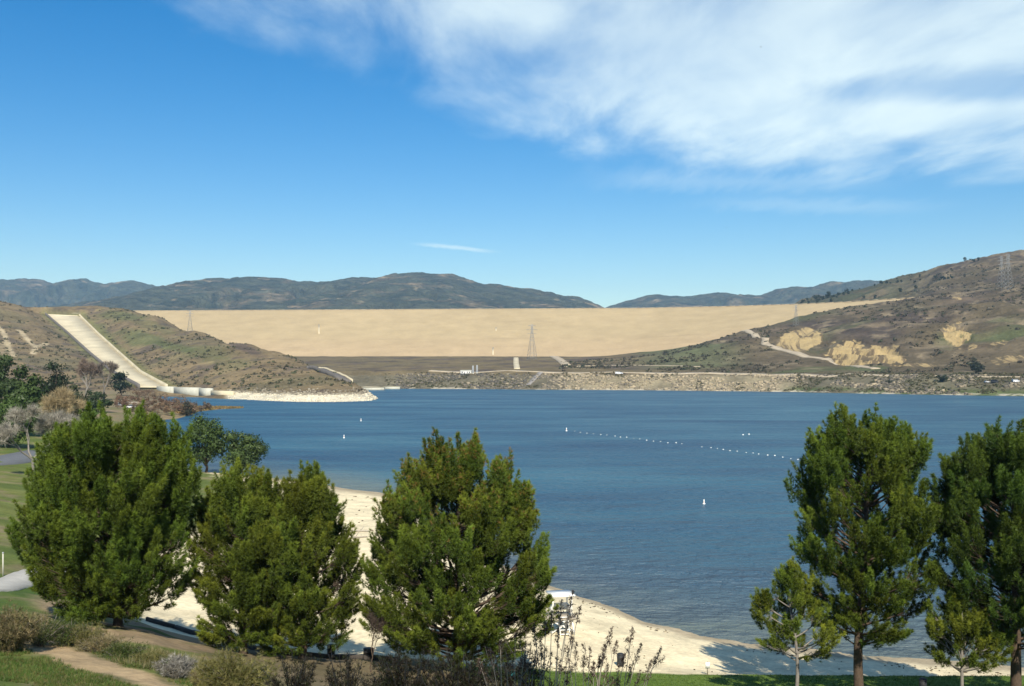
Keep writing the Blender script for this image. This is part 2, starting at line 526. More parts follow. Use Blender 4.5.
# ---- the near land: look-out slope, beach, lakeside park
hillL = [(2, 18.2), (12, 14.7)]
WL = {385: 164, 420: 138, 460: 117, 500: 103, 550: 92.5, 580: 88, 640: 79.5, 700: 75, 760: 72.5, 860: 70, 1024: 67, 1300: 64, 2400: 58}
colsA = {
    -900: [(2, 18.2), (12, 15.5), (28, 13), (45, 11), (60, 9.5), (100, 8.5), (150, 7), (300, 7), (420, 6), (800, 7), (950, 6)],
    0: hillL + [(28, 11.15), (36, 10.2), (45, 9.0), (60, 7.4), (100, 6.2), (150, 5), (300, 5), (420, 5), (800, 6), (950, 5)],
    80: hillL + [(28, 11.1), (36, 9.9), (45, 8.6), (56, 6.9), (60, 6.2), (100, 4.5), (150, 3.5), (300, 3.5), (420, 3.5), (800, 5), (950, 4)],
    120: hillL + [(28, 11.0), (36, 9.7), (45, 8.3), (56, 6.3), (60, 5.4), (100, 3.6), (150, 3.0), (230, 2.5), (300, 2.5), (420, 3.0), (800, 4.5), (950, 3)],
    150: hillL + [(28, 11.0), (36, 9.6), (45, 8.1), (54, 6.2), (57, 5.4), (62, 4.6), (100, 3), (150, 2.5), (190, 1), (215, -0.5), (380, -0.8), (398, 0.4), (430, 2.2), (560, 2.2), (640, 1.5), (700, 1.5), (760, 0.3), (800, -1.5), (950, -3)],
    175: hillL + [(28, 10.9), (36, 9.4), (45, 7.7), (54, 5.7), (57, 5.0), (62, 4.2), (100, 2.8), (150, 2.2), (190, 1), (208, -0.5), (300, -2), (395, -1.2), (410, 0.2), (430, 1.2), (500, 1.4), (560, 1.0), (620, 0.1), (650, -1), (950, -3)],
    192: hillL + [(28, 10.9), (36, 9.3), (45, 7.5), (54, 5.5), (57, 4.8), (62, 4.0), (100, 2.7), (150, 2.0), (188, 1), (204, -0.5), (300, -3), (430, -1), (450, 0.15), (500, 0.5), (555, 0.2), (570, -1), (950, -3)],
    205: hillL + [(28, 10.9), (36, 9.2), (45, 7.4), (54, 5.4), (57, 4.7), (62, 3.9), (100, 2.6), (150, 2.0), (187, 1), (202, -0.5), (300, -3), (470, -1), (490, 0.1), (520, 0.4), (548, 0.1), (560, -1), (950, -3)],
    250: hillL + [(28, 10.7), (36, 8.9), (45, 6.9), (54, 5.1), (57, 4.4), (62, 3.6), (100, 2.4), (150, 1.5), (187, 0.1), (202, -1), (300, -3), (500, -1.2), (520, 0.05), (540, 0.05), (556, -1), (950, -3)],
    262: hillL + [(28, 10.7), (36, 8.9), (45, 6.9), (54, 5.0), (57, 4.3), (62, 3.5), (100, 2.3), (150, 1.3), (186, 0.1), (202, -1), (300, -3), (950, -3)],
    330: hillL + [(28, 10.3), (36, 8.5), (45, 6.4), (53, 4.8), (57, 4.0), (62, 3.2), (72, 2.6), (123, 1.4), (174, 0), (195, -1.2), (240, -3), (950, -4)],
}
for p_, w_ in WL.items():
    s = np.clip((p_ - 385) / 215.0, 0, 1)
    g = lambda a, b: a * (1 - s) + b * s
    colsA[p_] = [(2, 18.2), (12, 14.7 * (1 - s) + 14.2 * s), (28, g(10.0, 8.8)), (36, g(8.2, 6.5)), (45, g(6.2, 4.6)), (54, g(4.6, 2.9)), (58, g(3.7, 2.3)), (62, g(3.1, min(2.3, (w_ - 62) * 0.11))),
                 (w_ * 0.55 + 62 * 0.45, g(1.6, min(1.4, (w_ - 62) * 0.06))), (w_, 0), (w_ + 14, -1.1), (w_ + 60, -3), (950, -4)]
for c_ in colsA:
    colsA[c_] = sorted(set(colsA[c_]))
pxA = np.concatenate([np.arange(-900, -120, 20), np.arange(-120, 1160, 3.5), np.arange(1160, 2400, 30)])
DA = np.concatenate([np.linspace(2, 24, 45)[:-1], np.exp(np.linspace(math.log(24), math.log(130), 300))[:-1], np.exp(np.linspace(math.log(130), math.log(940), 230))])
A = Polar(colsA, pxA, DA, 1.6)
A.z += (fbm(A.X, A.Y, 3.0, 4, 3) - 0.5) * 0.35 * sst(A.z, 2.5, 6) * (0.12 + 0.88 * sst(A.Y, 85, 48)) + (fbm(A.X, A.Y, 0.9, 3, 5) - 0.5) * 0.10 * sst(A.Y, 200, 60)
A.z += (fbm(A.X, A.Y, 1.6, 3, 8) - 0.5) * 0.10 * sst(A.z, 0.1, 0.8)


def seg_dist(x, y, pts):
    d = np.full(np.broadcast(x, y).shape, 1e9)
    for (x0, y0), (x1, y1) in zip(pts[:-1], pts[1:]):
        L2 = (x1 - x0) ** 2 + (y1 - y0) ** 2
        t = np.clip(((x - x0) * (x1 - x0) + (y - y0) * (y1 - y0)) / L2, 0, 1)
        d = np.minimum(d, np.hypot(x - x0 - t * (x1 - x0), y - y0 - t * (y1 - y0)))
    return d


def ground_pts(T, pix, d0=20, d1=900):
    """where sight lines through picture points meet the sheet T (x, y)"""
    out = []
    for px, py in pix:
        D = np.exp(np.linspace(math.log(d0), math.log(d1), 1500))
        x = (px - 512) / F * D
        zr = CZ + (HZ - py) / F * D
        under = np.nonzero(zr <= T.h(x, D))[0]
        k = under[0] if len(under) else len(D) - 1
        out.append((x[k], D[k]))
    return out


trail = ground_pts(A, [(-60, 628), (0, 632), (30, 640), (60, 652), (100, 667), (135, 678), (175, 692), (230, 715)])
kerb_line = ground_pts(A, [(146, 621), (175, 629), (205, 637), (240, 646), (280, 655), (330, 659), (400, 663)])

n1 = fbm(A.X, A.Y, 2.5, 4, 11); n2 = fbm(A.X, A.Y, 9, 4, 12); n3 = fbm(A.X, A.Y, 40, 4, 13)
GRASS = np.array((0.062, 0.105, 0.022)); GRASS2 = np.array((0.16, 0.165, 0.045)); DIRT = np.array((0.30, 0.225, 0.135)); SAND = np.array((0.69, 0.59, 0.385))
ca = np.empty(A.z.shape + (3,)); ca[:] = GRASS
ca = lerp3(ca, GRASS2, sst(n2 + 0.5 * n3, 0.55, 1.1) * 0.5 + 0.35 * sst(A.Y, 55, 90))
ca = lerp3(ca, (0.21, 0.17, 0.095), sst(n1 + n2, 1.02, 1.35) * 0.8)
PXA = np.repeat(A.px[:, None], len(A.D), 1); PYA = A.py()
# bare earth under the pines on the left
bare = sst(PXA, 20, 55) * sst(PXA, 240, 200) * sst(A.Y, 38.5, 41) * sst(A.Y, 58, 56)
ca = lerp3(ca, DIRT * 0.9, np.clip(bare * sst(n1, 0.25, 0.5) * 1.1, 0, 1))
bare2 = sst(PXA, 180, 230) * sst(PXA, 560, 480) * sst(A.Y, 30, 36) * sst(A.Y, 57, 54)
ca = lerp3(ca, (0.17, 0.13, 0.08), bare2 * 0.85)
# lawn beside the beach
lawn = sst(PXA, 380, 560) * sst(A.Y, 49, 52) * sst(A.Y, 62, 58)
ca = lerp3(ca, (0.10, 0.16, 0.028), lawn * 0.9)
# trail
td = seg_dist(A.X, A.Y, trail)
ca = lerp3(ca, (0.40, 0.29, 0.165), sst(td + (n1 - 0.5) * 0.9 + (fbm(A.X, A.Y, 0.7, 3, 15) - 0.5) * 0.5, 0.95, 0.55) * 0.95)
# sand
sb = np.interp(PXA, [100, 150, 210, 280, 400, 520, 620, 720, 900, 1100], [58.5, 57, 55.6, 53.7, 54, 57, 58.5, 58.5, 58.0, 58])
sm = sst(A.Y + (n1 - 0.5) * 0.7, sb - 0.1, sb + 0.5) * sst(PXA, 120, 150)
back = np.interp(PXA, [120, 160, 200, 250, 285], [92, 96, 108, 130, 260])
sm *= 1 - sst(A.Y + (n2 - 0.5) * 14, back - 6, back + 6) * (PXA < 300)
sm = np.maximum(sm, sst(A.z + (n1 - 0.5) * 0.5, 1.2, 0.7) * (A.Y < 230) * (A.Y > 55))
sand = SAND * (0.97 + 0.06 * n2[..., None])
ca = ca * (1 - sm[..., None]) + sand * sm[..., None]
wet = sst(A.z, 0.42, 0.12) * (A.Y < 260) * (A.Y > 55)
ca = lerp3(ca, (0.26, 0.21, 0.14), wet * 0.8)
# left: dry park, worn ground further back
ca = lerp3(ca, (0.22, 0.165, 0.10), (sst(A.Y, 250, 420) * (0.55 + 0.45 * sst(n2, 0.35, 0.6))))
ca = lerp3(ca, (0.22, 0.165, 0.09), sst(PXA, 150, 175) * sst(A.Y, 380, 420) * 0.9)
keepA = ~((A.Y > 260) & (A.z < -0.9)) & ~(A.z < -2.9)
ground = A.mesh('ground', M['near'], ca, keepA)
tag(ground, 'grassy look-out slope with dirt trail running down to a pale sand beach', 'ground', kind='structure')

# ---- the far land: shore bank, valley floor, hill on the right
def colB(w, *kn):
    out = [(560, -4), (w - 60, -4), (w, 0)]
    for D, y in kn: out.append((D, Y2Z(D, y)))
    return out
colsB = {
    -500: colB(1110, (1150, 372), (1300, 366), (1400, 361), (1550, 357)) + [(2300, 40)],
    380: colB(1110, (1150, 371.5), (1300, 366), (1400, 361), (1550, 356)) + [(2300, 40)],
    500: colB(1050, (1085, 372), (1200, 367), (1350, 361), (1540, 356)) + [(2300, 40)],
    600: colB(1010, (1045, 373), (1200, 368), (1350, 362), (1500, 356)) + [(2300, 40)],
    650: colB(1000, (1032, 373), (1150, 367), (1350, 357), (1480, 352)) + [(1600, 60), (2300, 40)],
    700: colB(970, (1002, 373.3), (1120, 365), (1300, 350), (1430, 343)) + [(1600, 50), (2300, 60)],
    750: colB(945, (980, 373.8), (1100, 363), (1250, 345), (1420, 328)) + [(1600, 60), (2300, 80)],
    800: colB(915, (950, 374), (1050, 364), (1250, 342), (1480, 315)) + [(1650, 80), (1900, 100), (2250, Y2Z(2250, 301))],
    850: colB(870, (905, 375), (1020, 366), (1250, 333), (1490, 305)) + [(1650, 90), (1900, 140), (2200, Y2Z(2200, 291))],
    900: colB(835, (870, 376), (980, 367), (1250, 324), (1510, 298.5)) + [(1650, 110), (1800, 150), (2150, Y2Z(2150, 277))],
    925: colB(818, (852, 376.5), (965, 368), (1250, 320), (1495, 295.5)) + [(1650, 130), (1750, 145), (2120, Y2Z(2120, 271))],
    938: colB(811, (846, 377), (957, 368), (1250, 318), (1487, 294)) + [(1650, 136), (2100, Y2Z(2100, 267))],
    965: colB(797, (833, 377), (940, 368), (1250, 314), (1470, 291.5)) + [(1650, 145), (2060, Y2Z(2060, 263.5))],
    1000: colB(780, (815, 378), (920, 368), (1250, 309), (1440, 288)) + [(1650, 160), (2020, Y2Z(2020, 255))],
    1024: colB(770, (805, 378), (900, 368), (1250, 305), (1420, 285)) + [(1650, 170), (2000, Y2Z(2000, 250))],
    1150: colB(720, (755, 379), (850, 368), (1250, 290), (1420, 270)) + [(1650, 190), (1950, Y2Z(1950, 232))],
    1500: colB(650, (690, 380), (800, 368), (1200, 280)) + [(1900, Y2Z(1900, 215))],
}
pxB = np.concatenate([np.arange(-500, 380, 5.0), np.arange(380, 700, 2.5), np.arange(700, 1060, 1.3), np.arange(1060, 1501, 5.0)])
DB = np.exp(np.linspace(math.log(590), math.log(2600), 380))
B = Polar(colsB, pxB, DB, 2.5)
PXB = np.repeat(B.px[:, None], len(B.D), 1)
ridged = 1 - np.abs(2 * fbm(B.X + 30, B.Y, 190, 5, 21, 0.52) - 1)
hillm = sst(PXB, 640, 760) * sst(B.z, 22, 60)
B.z += (ridged - 0.66) * 40 * hillm * sst(np.abs(B.Y - np.interp(PXB, [650, 900, 1150], [1480, 1500, 1420])), 40, 260) * sst(np.abs(B.Y - np.interp(PXB, [650, 900, 1150], [2250, 2150, 1950])), 0, 120)
B.z += (fbm(B.X, B.Y, 14, 4, 22) - 0.5) * (1.2 + 3.0 * hillm) * sst(B.z, 0.5, 6)
# eroded cut faces on the right hill: notch the slope so that the faces are steep
PYB = B.py()
nB1 = fbm(B.X, B.Y, 30, 4, 31); nB2 = fbm(B.X, B.Y, 9, 3, 32); nB3 = fbm(B.X, B.Y, 120, 4, 33); nB4 = fbm(B.X, B.Y, 3.5, 3, 34)
HB = np.array((0.094, 0.073, 0.042))
cb = np.empty(B.z.shape + (3,)); cb[:] = HB
cb = lerp3(cb, (0.060, 0.045, 0.036), sst(nB3 + 0.5 * nB1, 0.62, 0.95) * hillm)
cb = lerp3(cb, (0.185, 0.145, 0.090), sst(nB1 + 0.4 * nB2, 0.78, 1.0))
cb = lerp3(cb, (0.085, 0.100, 0.040), sst(fbm(B.X, B.Y, 70, 4, 36), 0.52, 0.70) * sst(PYB, 300, 330) * 0.8)
cb = lerp3(cb, (0.135, 0.098, 0.062), sst(fbm(B.X, B.Y, 60, 4, 37), 0.58, 0.72) * hillm * 0.8)
cb = lerp3(cb, (0.20, 0.155, 0.095), sst(fbm(B.X * 0.35 + B.Y * 0.2, B.Y, 28, 4, 38), 0.58, 0.72) * hillm * 0.6)
# valley floor, dark and greenish
vf = sst(PYB, 352, 357) * sst(PXB, 760, 600)
cb = lerp3(cb, (0.150, 0.115, 0.060), vf * 0.9)
cb = lerp3(cb, (0.08, 0.06, 0.05), vf * sst(nB1, 0.5, 0.7) * 0.7)
cb = lerp3(cb, (0.115, 0.12, 0.055), sst(np.abs(PXB - 690), 70, 20) * sst(PYB, 340, 348) * sst(PYB, 372, 364) * 0.75)
# hilltop behind, greener
cb = lerp3(cb, (0.055, 0.062, 0.032), sst(B.Y, 1620, 1760) * sst(PXB, 960, 860) * sst(nB1, 0.2, 0.5) * 0.85)


def blob(cx, cy, rx, ry, rot=0.0, soft=0.35, rough=0.55):
    """a patch of different soil, placed by where it lies on the slope"""
    dx = PXB - cx; dy = PYB - cy
    c_, s_ = math.cos(rot), math.sin(rot)
    u = (dx * c_ + dy * s_) / rx; v = (-dx * s_ + dy * c_) / ry
    d = np.hypot(u, v) + (nB1 - 0.5) * rough * 1.4 + (nB2 - 0.5) * rough
    return sst(d, 1.0 + soft * 0.5, 1.0 - soft) * (B.Y < 1520)
YEL = (0.52, 0.385, 0.165)
cut_mound = blob(800, 341, 26, 12, -0.25, 0.25, 0.25)
cut_a = blob(850, 352, 22, 12, 0.1, 0.35, 0.75); cut_b = blob(884, 354, 21, 10, 0.15, 0.35, 0.75)
cut_c = blob(955, 334, 15, 15, 0.3, 0.45, 0.8); cut_d = blob(957, 296, 7, 6, 0.5, 0.4, 0.5)
cut_e = blob(1000, 343, 10, 4, -0.2, 0.4, 0.6); cut_f = blob(1010, 359, 26, 4.5, -0.1, 0.4, 0.5); cut_g = blob(925, 365, 24, 3, 0, 0.4, 0.5); cut_h = blob(972, 347, 6, 3.5, -0.2, 0.4, 0.5)
cut = np.zeros(B.z.shape)
for mk, k in ((cut_mound, 1.0), (cut_a, 0.95), (cut_b, 0.95), (cut_c, 0.75), (cut_d, 0.6), (cut_e, 0.5), (cut_f, 0.45), (cut_g, 0.55), (cut_h, 0.55)):
    cut = np.maximum(cut, mk * k)
gul = np.abs(2 * fbm(B.X + 0.5 * B.Y, B.Y * 0.15, 13, 3, 41) - 1)
B.z -= (1 - sst(gul, 0.0, 0.5)) * 7 * np.clip(cut_a + cut_b + cut_c, 0, 1)
# the shore bank
bk = sst(PYB, 374, 376.5) * (B.z > -1) * (B.Y < 1160)
cb = lerp3(cb, (0.13, 0.115, 0.075), bk * 0.9)
cb = lerp3(cb, (0.27, 0.225, 0.14), bk * sst(np.abs(PXB - 680), 130, 90) * 0.7)
cb = lerp3(cb, (0.075, 0.10, 0.03), bk * sst(PXB, 780, 800) * sst(B.z, 6, 2.5) * sst(nB1, 0.35, 0.5) * 0.8)
cb = lerp3(cb, (0.46, 0.41, 0.31), bk * sst(B.z, 1.8, 0.9) * sst(nB2, 0.42, 0.55) * 0.8)
keepB = B.z > -3.5
far_land = B.mesh('far_hillside', M['hill'], np.concatenate([cb, 1 - cut[..., None]], -1), keepB)
tag(far_land, 'dry brown valley floor and hillside with yellow eroded cuts beyond the lake', 'hillside', kind='structure')

# ---- the hill on the left with the spillway
colsC = {
    -450: [(640, 2), (760, 6), (900, Y2Z(900, 372)), (1050, Y2Z(1050, 345)), (1350, Y2Z(1350, 280)), (1700, 160)],
    -100: [(640, 2), (770, 6), (900, Y2Z(900, 372)), (1050, Y2Z(1050, 345)), (1400, Y2Z(1400, 290)), (1700, 120)],
    0: [(640, 0), (770, 6), (900, Y2Z(900, 368)), (1050, Y2Z(1050, 346)), (1420, Y2Z(1420, 299)), (1700, 100)],
    35: [(640, 0), (770, 6), (900, Y2Z(900, 371)), (1100, Y2Z(1100, 343)), (1450, Y2Z(1450, 307)), (1700, 95)],
    60: [(640, 0), (770, 6), (900, Y2Z(900, 374)), (1100, Y2Z(1100, 348)), (1480, Y2Z(1480, 306)), (1700, 90)],
    100: [(640, -2), (770, 5), (900, Y2Z(900, 373)), (1100, Y2Z(1100, 347)), (1500, Y2Z(1500, 305.5)), (1700, 90)],
    130: [(640, -3), (770, 3), (900, Y2Z(900, 369)), (1100, Y2Z(1100, 341)), (1450, Y2Z(1450, 308.5)), (1700, 80)],
    160: [(640, -3), (770, 0), (810, Y2Z(810, 387)), (900, Y2Z(900, 372)), (1080, Y2Z(1080, 345)), (1350, Y2Z(1350, 315.5)), (1650, 70)],
    200: [(640, -3), (745, 0), (780, Y2Z(780, 387)), (960, Y2Z(960, 355)), (1150, Y2Z(1150, 329)), (1450, 50), (1650, 40)],
    250: [(620, -3), (685, 0), (720, Y2Z(720, 389)), (840, Y2Z(840, 368)), (1000, Y2Z(1000, 343)), (1300, 20), (1650, 10)],
    275: [(600, -3), (650, 0), (685, Y2Z(685, 390)), (800, Y2Z(800, 372)), (950, Y2Z(950, 350)), (1230, 10), (1650, 0)],
    300: [(590, -3), (632, 0), (668, Y2Z(668, 391)), (790, Y2Z(790, 374)), (900, Y2Z(900, 358)), (1120, 5), (1200, -3), (1650, -4)],
    330: [(590, -3), (628, 0), (662, Y2Z(662, 391)), (770, Y2Z(770, 373)), (820, Y2Z(820, 368)), (930, 2), (980, -3), (1650, -4)],
    350: [(590, -3), (640, 0), (672, Y2Z(672, 391)), (745, Y2Z(745, 380)), (780, Y2Z(780, 378)), (860, 0), (900, -3), (1650, -4)],
    366: [(590, -3), (650, 0), (680, Y2Z(680, 394)), (730, Y2Z(730, 389)), (780, 1), (800, -3), (1650, -4)],
    377: [(590, -3), (670, -0.5), (700, 0.3), (720, 0.2), (740, -3), (1650, -4)],
    384: [(590, -4), (1650, -4)],
}
pxC = np.concatenate([np.arange(-450, -30, 6), np.arange(-30, 386, 1.6)])
DC = np.exp(np.linspace(math.log(620), math.log(1690), 330))
C = Polar(colsC, pxC, DC, 4.0)
PXC = np.repeat(C.px[:, None], len(C.D), 1)
rC = 1 - np.abs(2 * fbm(C.X, C.Y, 90, 4, 51) - 1)
C.z += (rC - 0.6) * 5 * sst(C.z, 12, 40) + (fbm(C.X, C.Y, 9, 4, 52) - 0.5) * 2.2 * sst(C.z, 1.0, 6)
PYC = C.py()
# spillway line (left and right edge), cut into the slope
chL = np.array([P(46, 314, 1440), P(68, 333, 1260), P(90, 353, 1090), P(113, 372, 930), P(140, 386.5, 800)])
chR = np.array([P(79, 315.5, 1440), P(97, 333.5, 1260), P(119, 353.5, 1090), P(140, 372.5, 930), P(166, 386.8, 800)])
tt = np.linspace(0, 1, 60); k5 = np.linspace(0, 1, 5)
chL = np.stack([np.interp(tt, k5, chL[:, i]) for i in range(3)], -1); chR = np.stack([np.interp(tt, k5, chR[:, i]) for i in range(3)], -1)
o_ = np.argsort(chL[:, 1])
mid_x = np.interp(C.Y, chL[o_, 1], (chL[o_, 0] + chR[o_, 0]) / 2); hw = np.interp(C.Y, chL[o_, 1], (chR[o_, 0] - chL[o_, 0]) / 2); czz = np.interp(C.Y, chL[o_, 1], chL[o_, 2])
lat = np.abs(C.X - mid_x) - hw
inr = (C.Y < 1445) & (C.Y > 795)
mz = sst(lat, 46, 5) * inr
C.z = C.z * (1 - mz) + (czz + 1.0) * mz
C.z = np.where((lat < 3) & inr, czz - 2.0, C.z)
nC1 = fbm(C.X, C.Y, 22, 4, 61); nC2 = fbm(C.X, C.Y, 6, 3, 62); nC3 = fbm(C.X, C.Y, 80, 4, 63)
cc_ = np.empty(C.z.shape + (3,)); cc_[:] = (0.185, 0.138, 0.074)
cc_ = lerp3(cc_, (0.105, 0.082, 0.058), sst(nC1 + 0.4 * nC2, 0.70, 0.95))
cc_ = lerp3(cc_, (0.135, 0.120, 0.062), sst(nC3, 0.55, 0.70) * 0.5)
def blobC(cx, cy, rx, ry, rot, k):
    dx = PXC - cx; dy = PYC - cy
    c0, s0 = math.cos(rot), math.sin(rot)
    d = np.hypot((dx * c0 + dy * s0) / rx, (-dx * s0 + dy * c0) / ry) + (nC1 - 0.5) * 0.9 + (nC2 - 0.5) * 0.5
    return sst(d, 1.2, 0.5) * k
for bb in ((145, 337, 30, 6, 0.30, 0.9), (175, 347, 26, 5, 0.15, 0.85), (120, 315, 28, 5, 0.12, 0.8), (205, 352, 32, 8, 0.1, 0.55), (105, 328, 16, 6, 0.7, 0.6), (150, 325, 30, 5, 0.3, 0.5), (225, 362, 30, 6, 0.1, 0.4)):
    cc_ = lerp3(cc_, (0.080, 0.100, 0.036), blobC(*bb) * 0.75)
cc_ = lerp3(cc_, (0.075, 0.055, 0.05), blobC(235, 343, 34, 5, 0.45, 0.7))
rim = sst(lat + (nC2 - 0.5) * 6, 14, 4) * inr
cc_ = lerp3(cc_, (0.15, 0.15, 0.055), rim * 0.7)
# pale rock at the foot
foot = sst(C.z, 5.2, 3.6) * sst(PXC, 222, 232)
cc_ = lerp3(cc_, (0.60, 0.54, 0.40), foot * 0.97)
# worn trails at far left
for pix in ([(-8, 322), (4, 333), (8, 345), (13, 356)], [(18, 330), (28, 340), (36, 347), (33, 354)], [(36, 347), (48, 343)]):
    g_ = ground_pts(C, pix, 640, 1600)
    cc_ = lerp3(cc_, (0.42, 0.34, 0.21), sst(seg_dist(C.X, C.Y, g_) + (nC2 - 0.5) * 3, 4.0, 1.6) * 0.85)
cc_ = lerp3(cc_, (0.30, 0.24, 0.14), blobC(3, 350, 10, 12, 0.2, 0.5))
keepC = (C.z > -2.8)
left_hill = C.mesh('left_hillside', M['hill'], cc_, keepC)
tag(left_hill, 'dry brown hill on the left sloping down to a pale rocky point in the lake', 'hillside', kind='structure')

# ---- mountains far behind
def mountain(name, prof, D0, depth, seed, label, px0, px1, amp=0.30):
    px = np.arange(px0, px1, 2.0); D = np.linspace(D0 - depth, D0 + 900, 200)
    xs = (px[:, None] - 512) / F * D[None, :]; ys = np.repeat(D[None, :], len(px), 0)
    # the ridge line is fixed in the land: address it by x at the ridge distance
    xr = (np.array([p[0] for p in prof]) - 512) / F * D0
    zr = np.array([Y2Z(D0, p[1]) for p in prof])
    rid = np.interp(xs, xr, zr)
    s = (ys - (D0 - depth)) / depth
    shape = np.where(s < 1, 0.10 + 0.90 * np.clip(s, 0, 1) ** 0.9, 1 - 0.5 * (s - 1) * depth / 900)
    warp = (fbm(xs, ys, 700, 3, seed + 5) - 0.5) * 500
    sp = 1 - np.abs(2 * fbm(xs + warp, ys * 0.45, 480, 5, seed, 0.56) - 1)
    z = rid * shape
    env = np.clip(1 - np.abs(s - 0.55) / 0.5, 0, 1)
    sp2 = 1 - np.abs(2 * fbm(xs, ys * 0.6, 190, 5, seed + 8, 0.6) - 1)
    z = z * (1 + np.minimum(((sp - 0.74) * amp * 4.4 + (sp2 - 0.7) * 0.55) * env * sst(s, 1.02, 0.72), 0.03)) + (fbm(xs, ys, 110, 5, seed + 2, 0.6) - 0.5) * 38
    nn = fbm(xs, ys, 170, 4, seed + 3); n4 = fbm(xs, ys, 45, 3, seed + 4)
    c = np.empty(z.shape + (3,)); c[:] = (0.052, 0.054, 0.034)
    c = lerp3(c, (0.095, 0.075, 0.045), sst(nn + 0.4 * n4, 0.68, 0.95))
    c = lerp3(c, (0.030, 0.036, 0.022), sst(fbm(xs, ys, 90, 4, seed + 6), 0.52, 0.66) * 0.8)
    c = lerp3(c, (0.20, 0.15, 0.09), sst(n4 + 0.5 * nn, 0.93, 1.1) * sst(sp, 0.5, 0.9))
    i = np.arange(z.size).reshape(z.shape)
    f = np.stack([i[:-1, :-1], i[1:, :-1], i[1:, 1:], i[:-1, 1:]], -1).reshape(-1, 4)
    o = mesh_obj(name, np.stack([xs, ys, z], -1).reshape(-1, 3), f, M['mount'], cols=c.reshape(-1, 3), smooth=True)
    tag(o, label, 'mountain', kind='structure')

mountain('mountain', [(-700, 300), (-400, 285), (-200, 276), (-60, 280), (0, 279), (25, 277.5), (45, 280), (58, 283.5), (72, 280), (86, 278), (98, 282), (104, 284.5), (118, 282), (134, 281), (150, 284), (178, 288), (240, 296), (330, 305), (500, 315)], 7400, 2600, 71, 'hazy blue brown mountain ridge at far left of the skyline', -560, 480)
mountain('mountain', [(-150, 325), (20, 312), (110, 301), (150, 294), (178, 288), (200, 280.5), (214, 279), (236, 279.5), (252, 277.5), (270, 277), (288, 279), (300, 281.5), (326, 282), (345, 279), (380, 276.5), (395, 274), (432, 272.5), (450, 274), (465, 277), (484, 284), (506, 285), (530, 289), (552, 292), (575, 296.5), (592, 303), (606, 310), (700, 322), (900, 330)], 5600, 2600, 81, 'long dark blue brown mountain behind the middle of the dam', -160, 760)
mountain('mountain', [(400, 325), (560, 312), (606, 306.5), (625, 302), (645, 296.5), (658, 295), (680, 296.5), (700, 294.5), (718, 293), (745, 295.5), (762, 295), (776, 289), (795, 286.5), (812, 287), (832, 281.5), (868, 280), (900, 284), (1000, 290), (1300, 300)], 6600, 2400, 91, 'low hazy mountain ridge behind the right end of the dam', 420, 1250)

base = MB(); base.box((0, 4700, -20), (24000, 10600, 8))
tag(base.build('terrain', M['road']), 'flat valley land far beneath everything', 'terrain', kind='structure')

# ---- the lake
def lake():
    px = np.concatenate([np.arange(-260, 1300, 4.0)]); D = np.exp(np.linspace(math.log(48), math.log(1190), 260))
    X = (px[:, None] - 512) / F * D; Yg = np.repeat(D[None, :], len(px), 0)
    depth = -np.where(Yg < 940, A.h(X, np.minimum(Yg, 940)), -4)
    sh = sst(depth, 2.6, 0.0) * (Yg < 300)
    c = np.empty(X.shape + (3,)); c[:] = (0.032, 0.116, 0.165)
    c = lerp3(c, (0.035, 0.095, 0.130), sst(Yg, 190, 90) * 0.6)
    c = lerp3(c, (0.15, 0.165, 0.12), sh ** 1.4 * 0.8)
    i = np.arange(X.size).reshape(X.shape)
    f = np.stack([i[:-1, :-1], i[1:, :-1], i[1:, 1:], i[:-1, 1:]], -1).reshape(-1, 4)
    o = mesh_obj('lake_water', np.stack([X, Yg, np.zeros_like(X)], -1).reshape(-1, 3), f, M['water'], cols=c.reshape(-1, 3), smooth=True)
    tag(o, 'rippled blue lake between the beach and the dam', 'water', kind='structure')
lake()

# ------------------------------------------------------------------ haze
def haze():
    mb = MB(); mb.box((0, 4050, 338), (16000, 8700, 740))
    m = bpy.data.materials.new('thin_haze'); m.use_nodes = True
    t = NT(m.node_tree); t.n.remove(t.n['Principled BSDF'])
    v = t.node('ShaderNodeVolumePrincipled')
    v.inputs['Color'].default_value = (0.44, 0.73, 1.0, 1)
    v.inputs['Density'].default_value = 6.0e-5
    v.inputs['Anisotropy'].default_value = 0.0
    t.l.new(v.outputs[0], t.n['Material Output'].inputs['Volume'])
    tag(mb.build('haze', m), 'thin bluish haze over the valley', 'haze', kind='stuff')
haze()

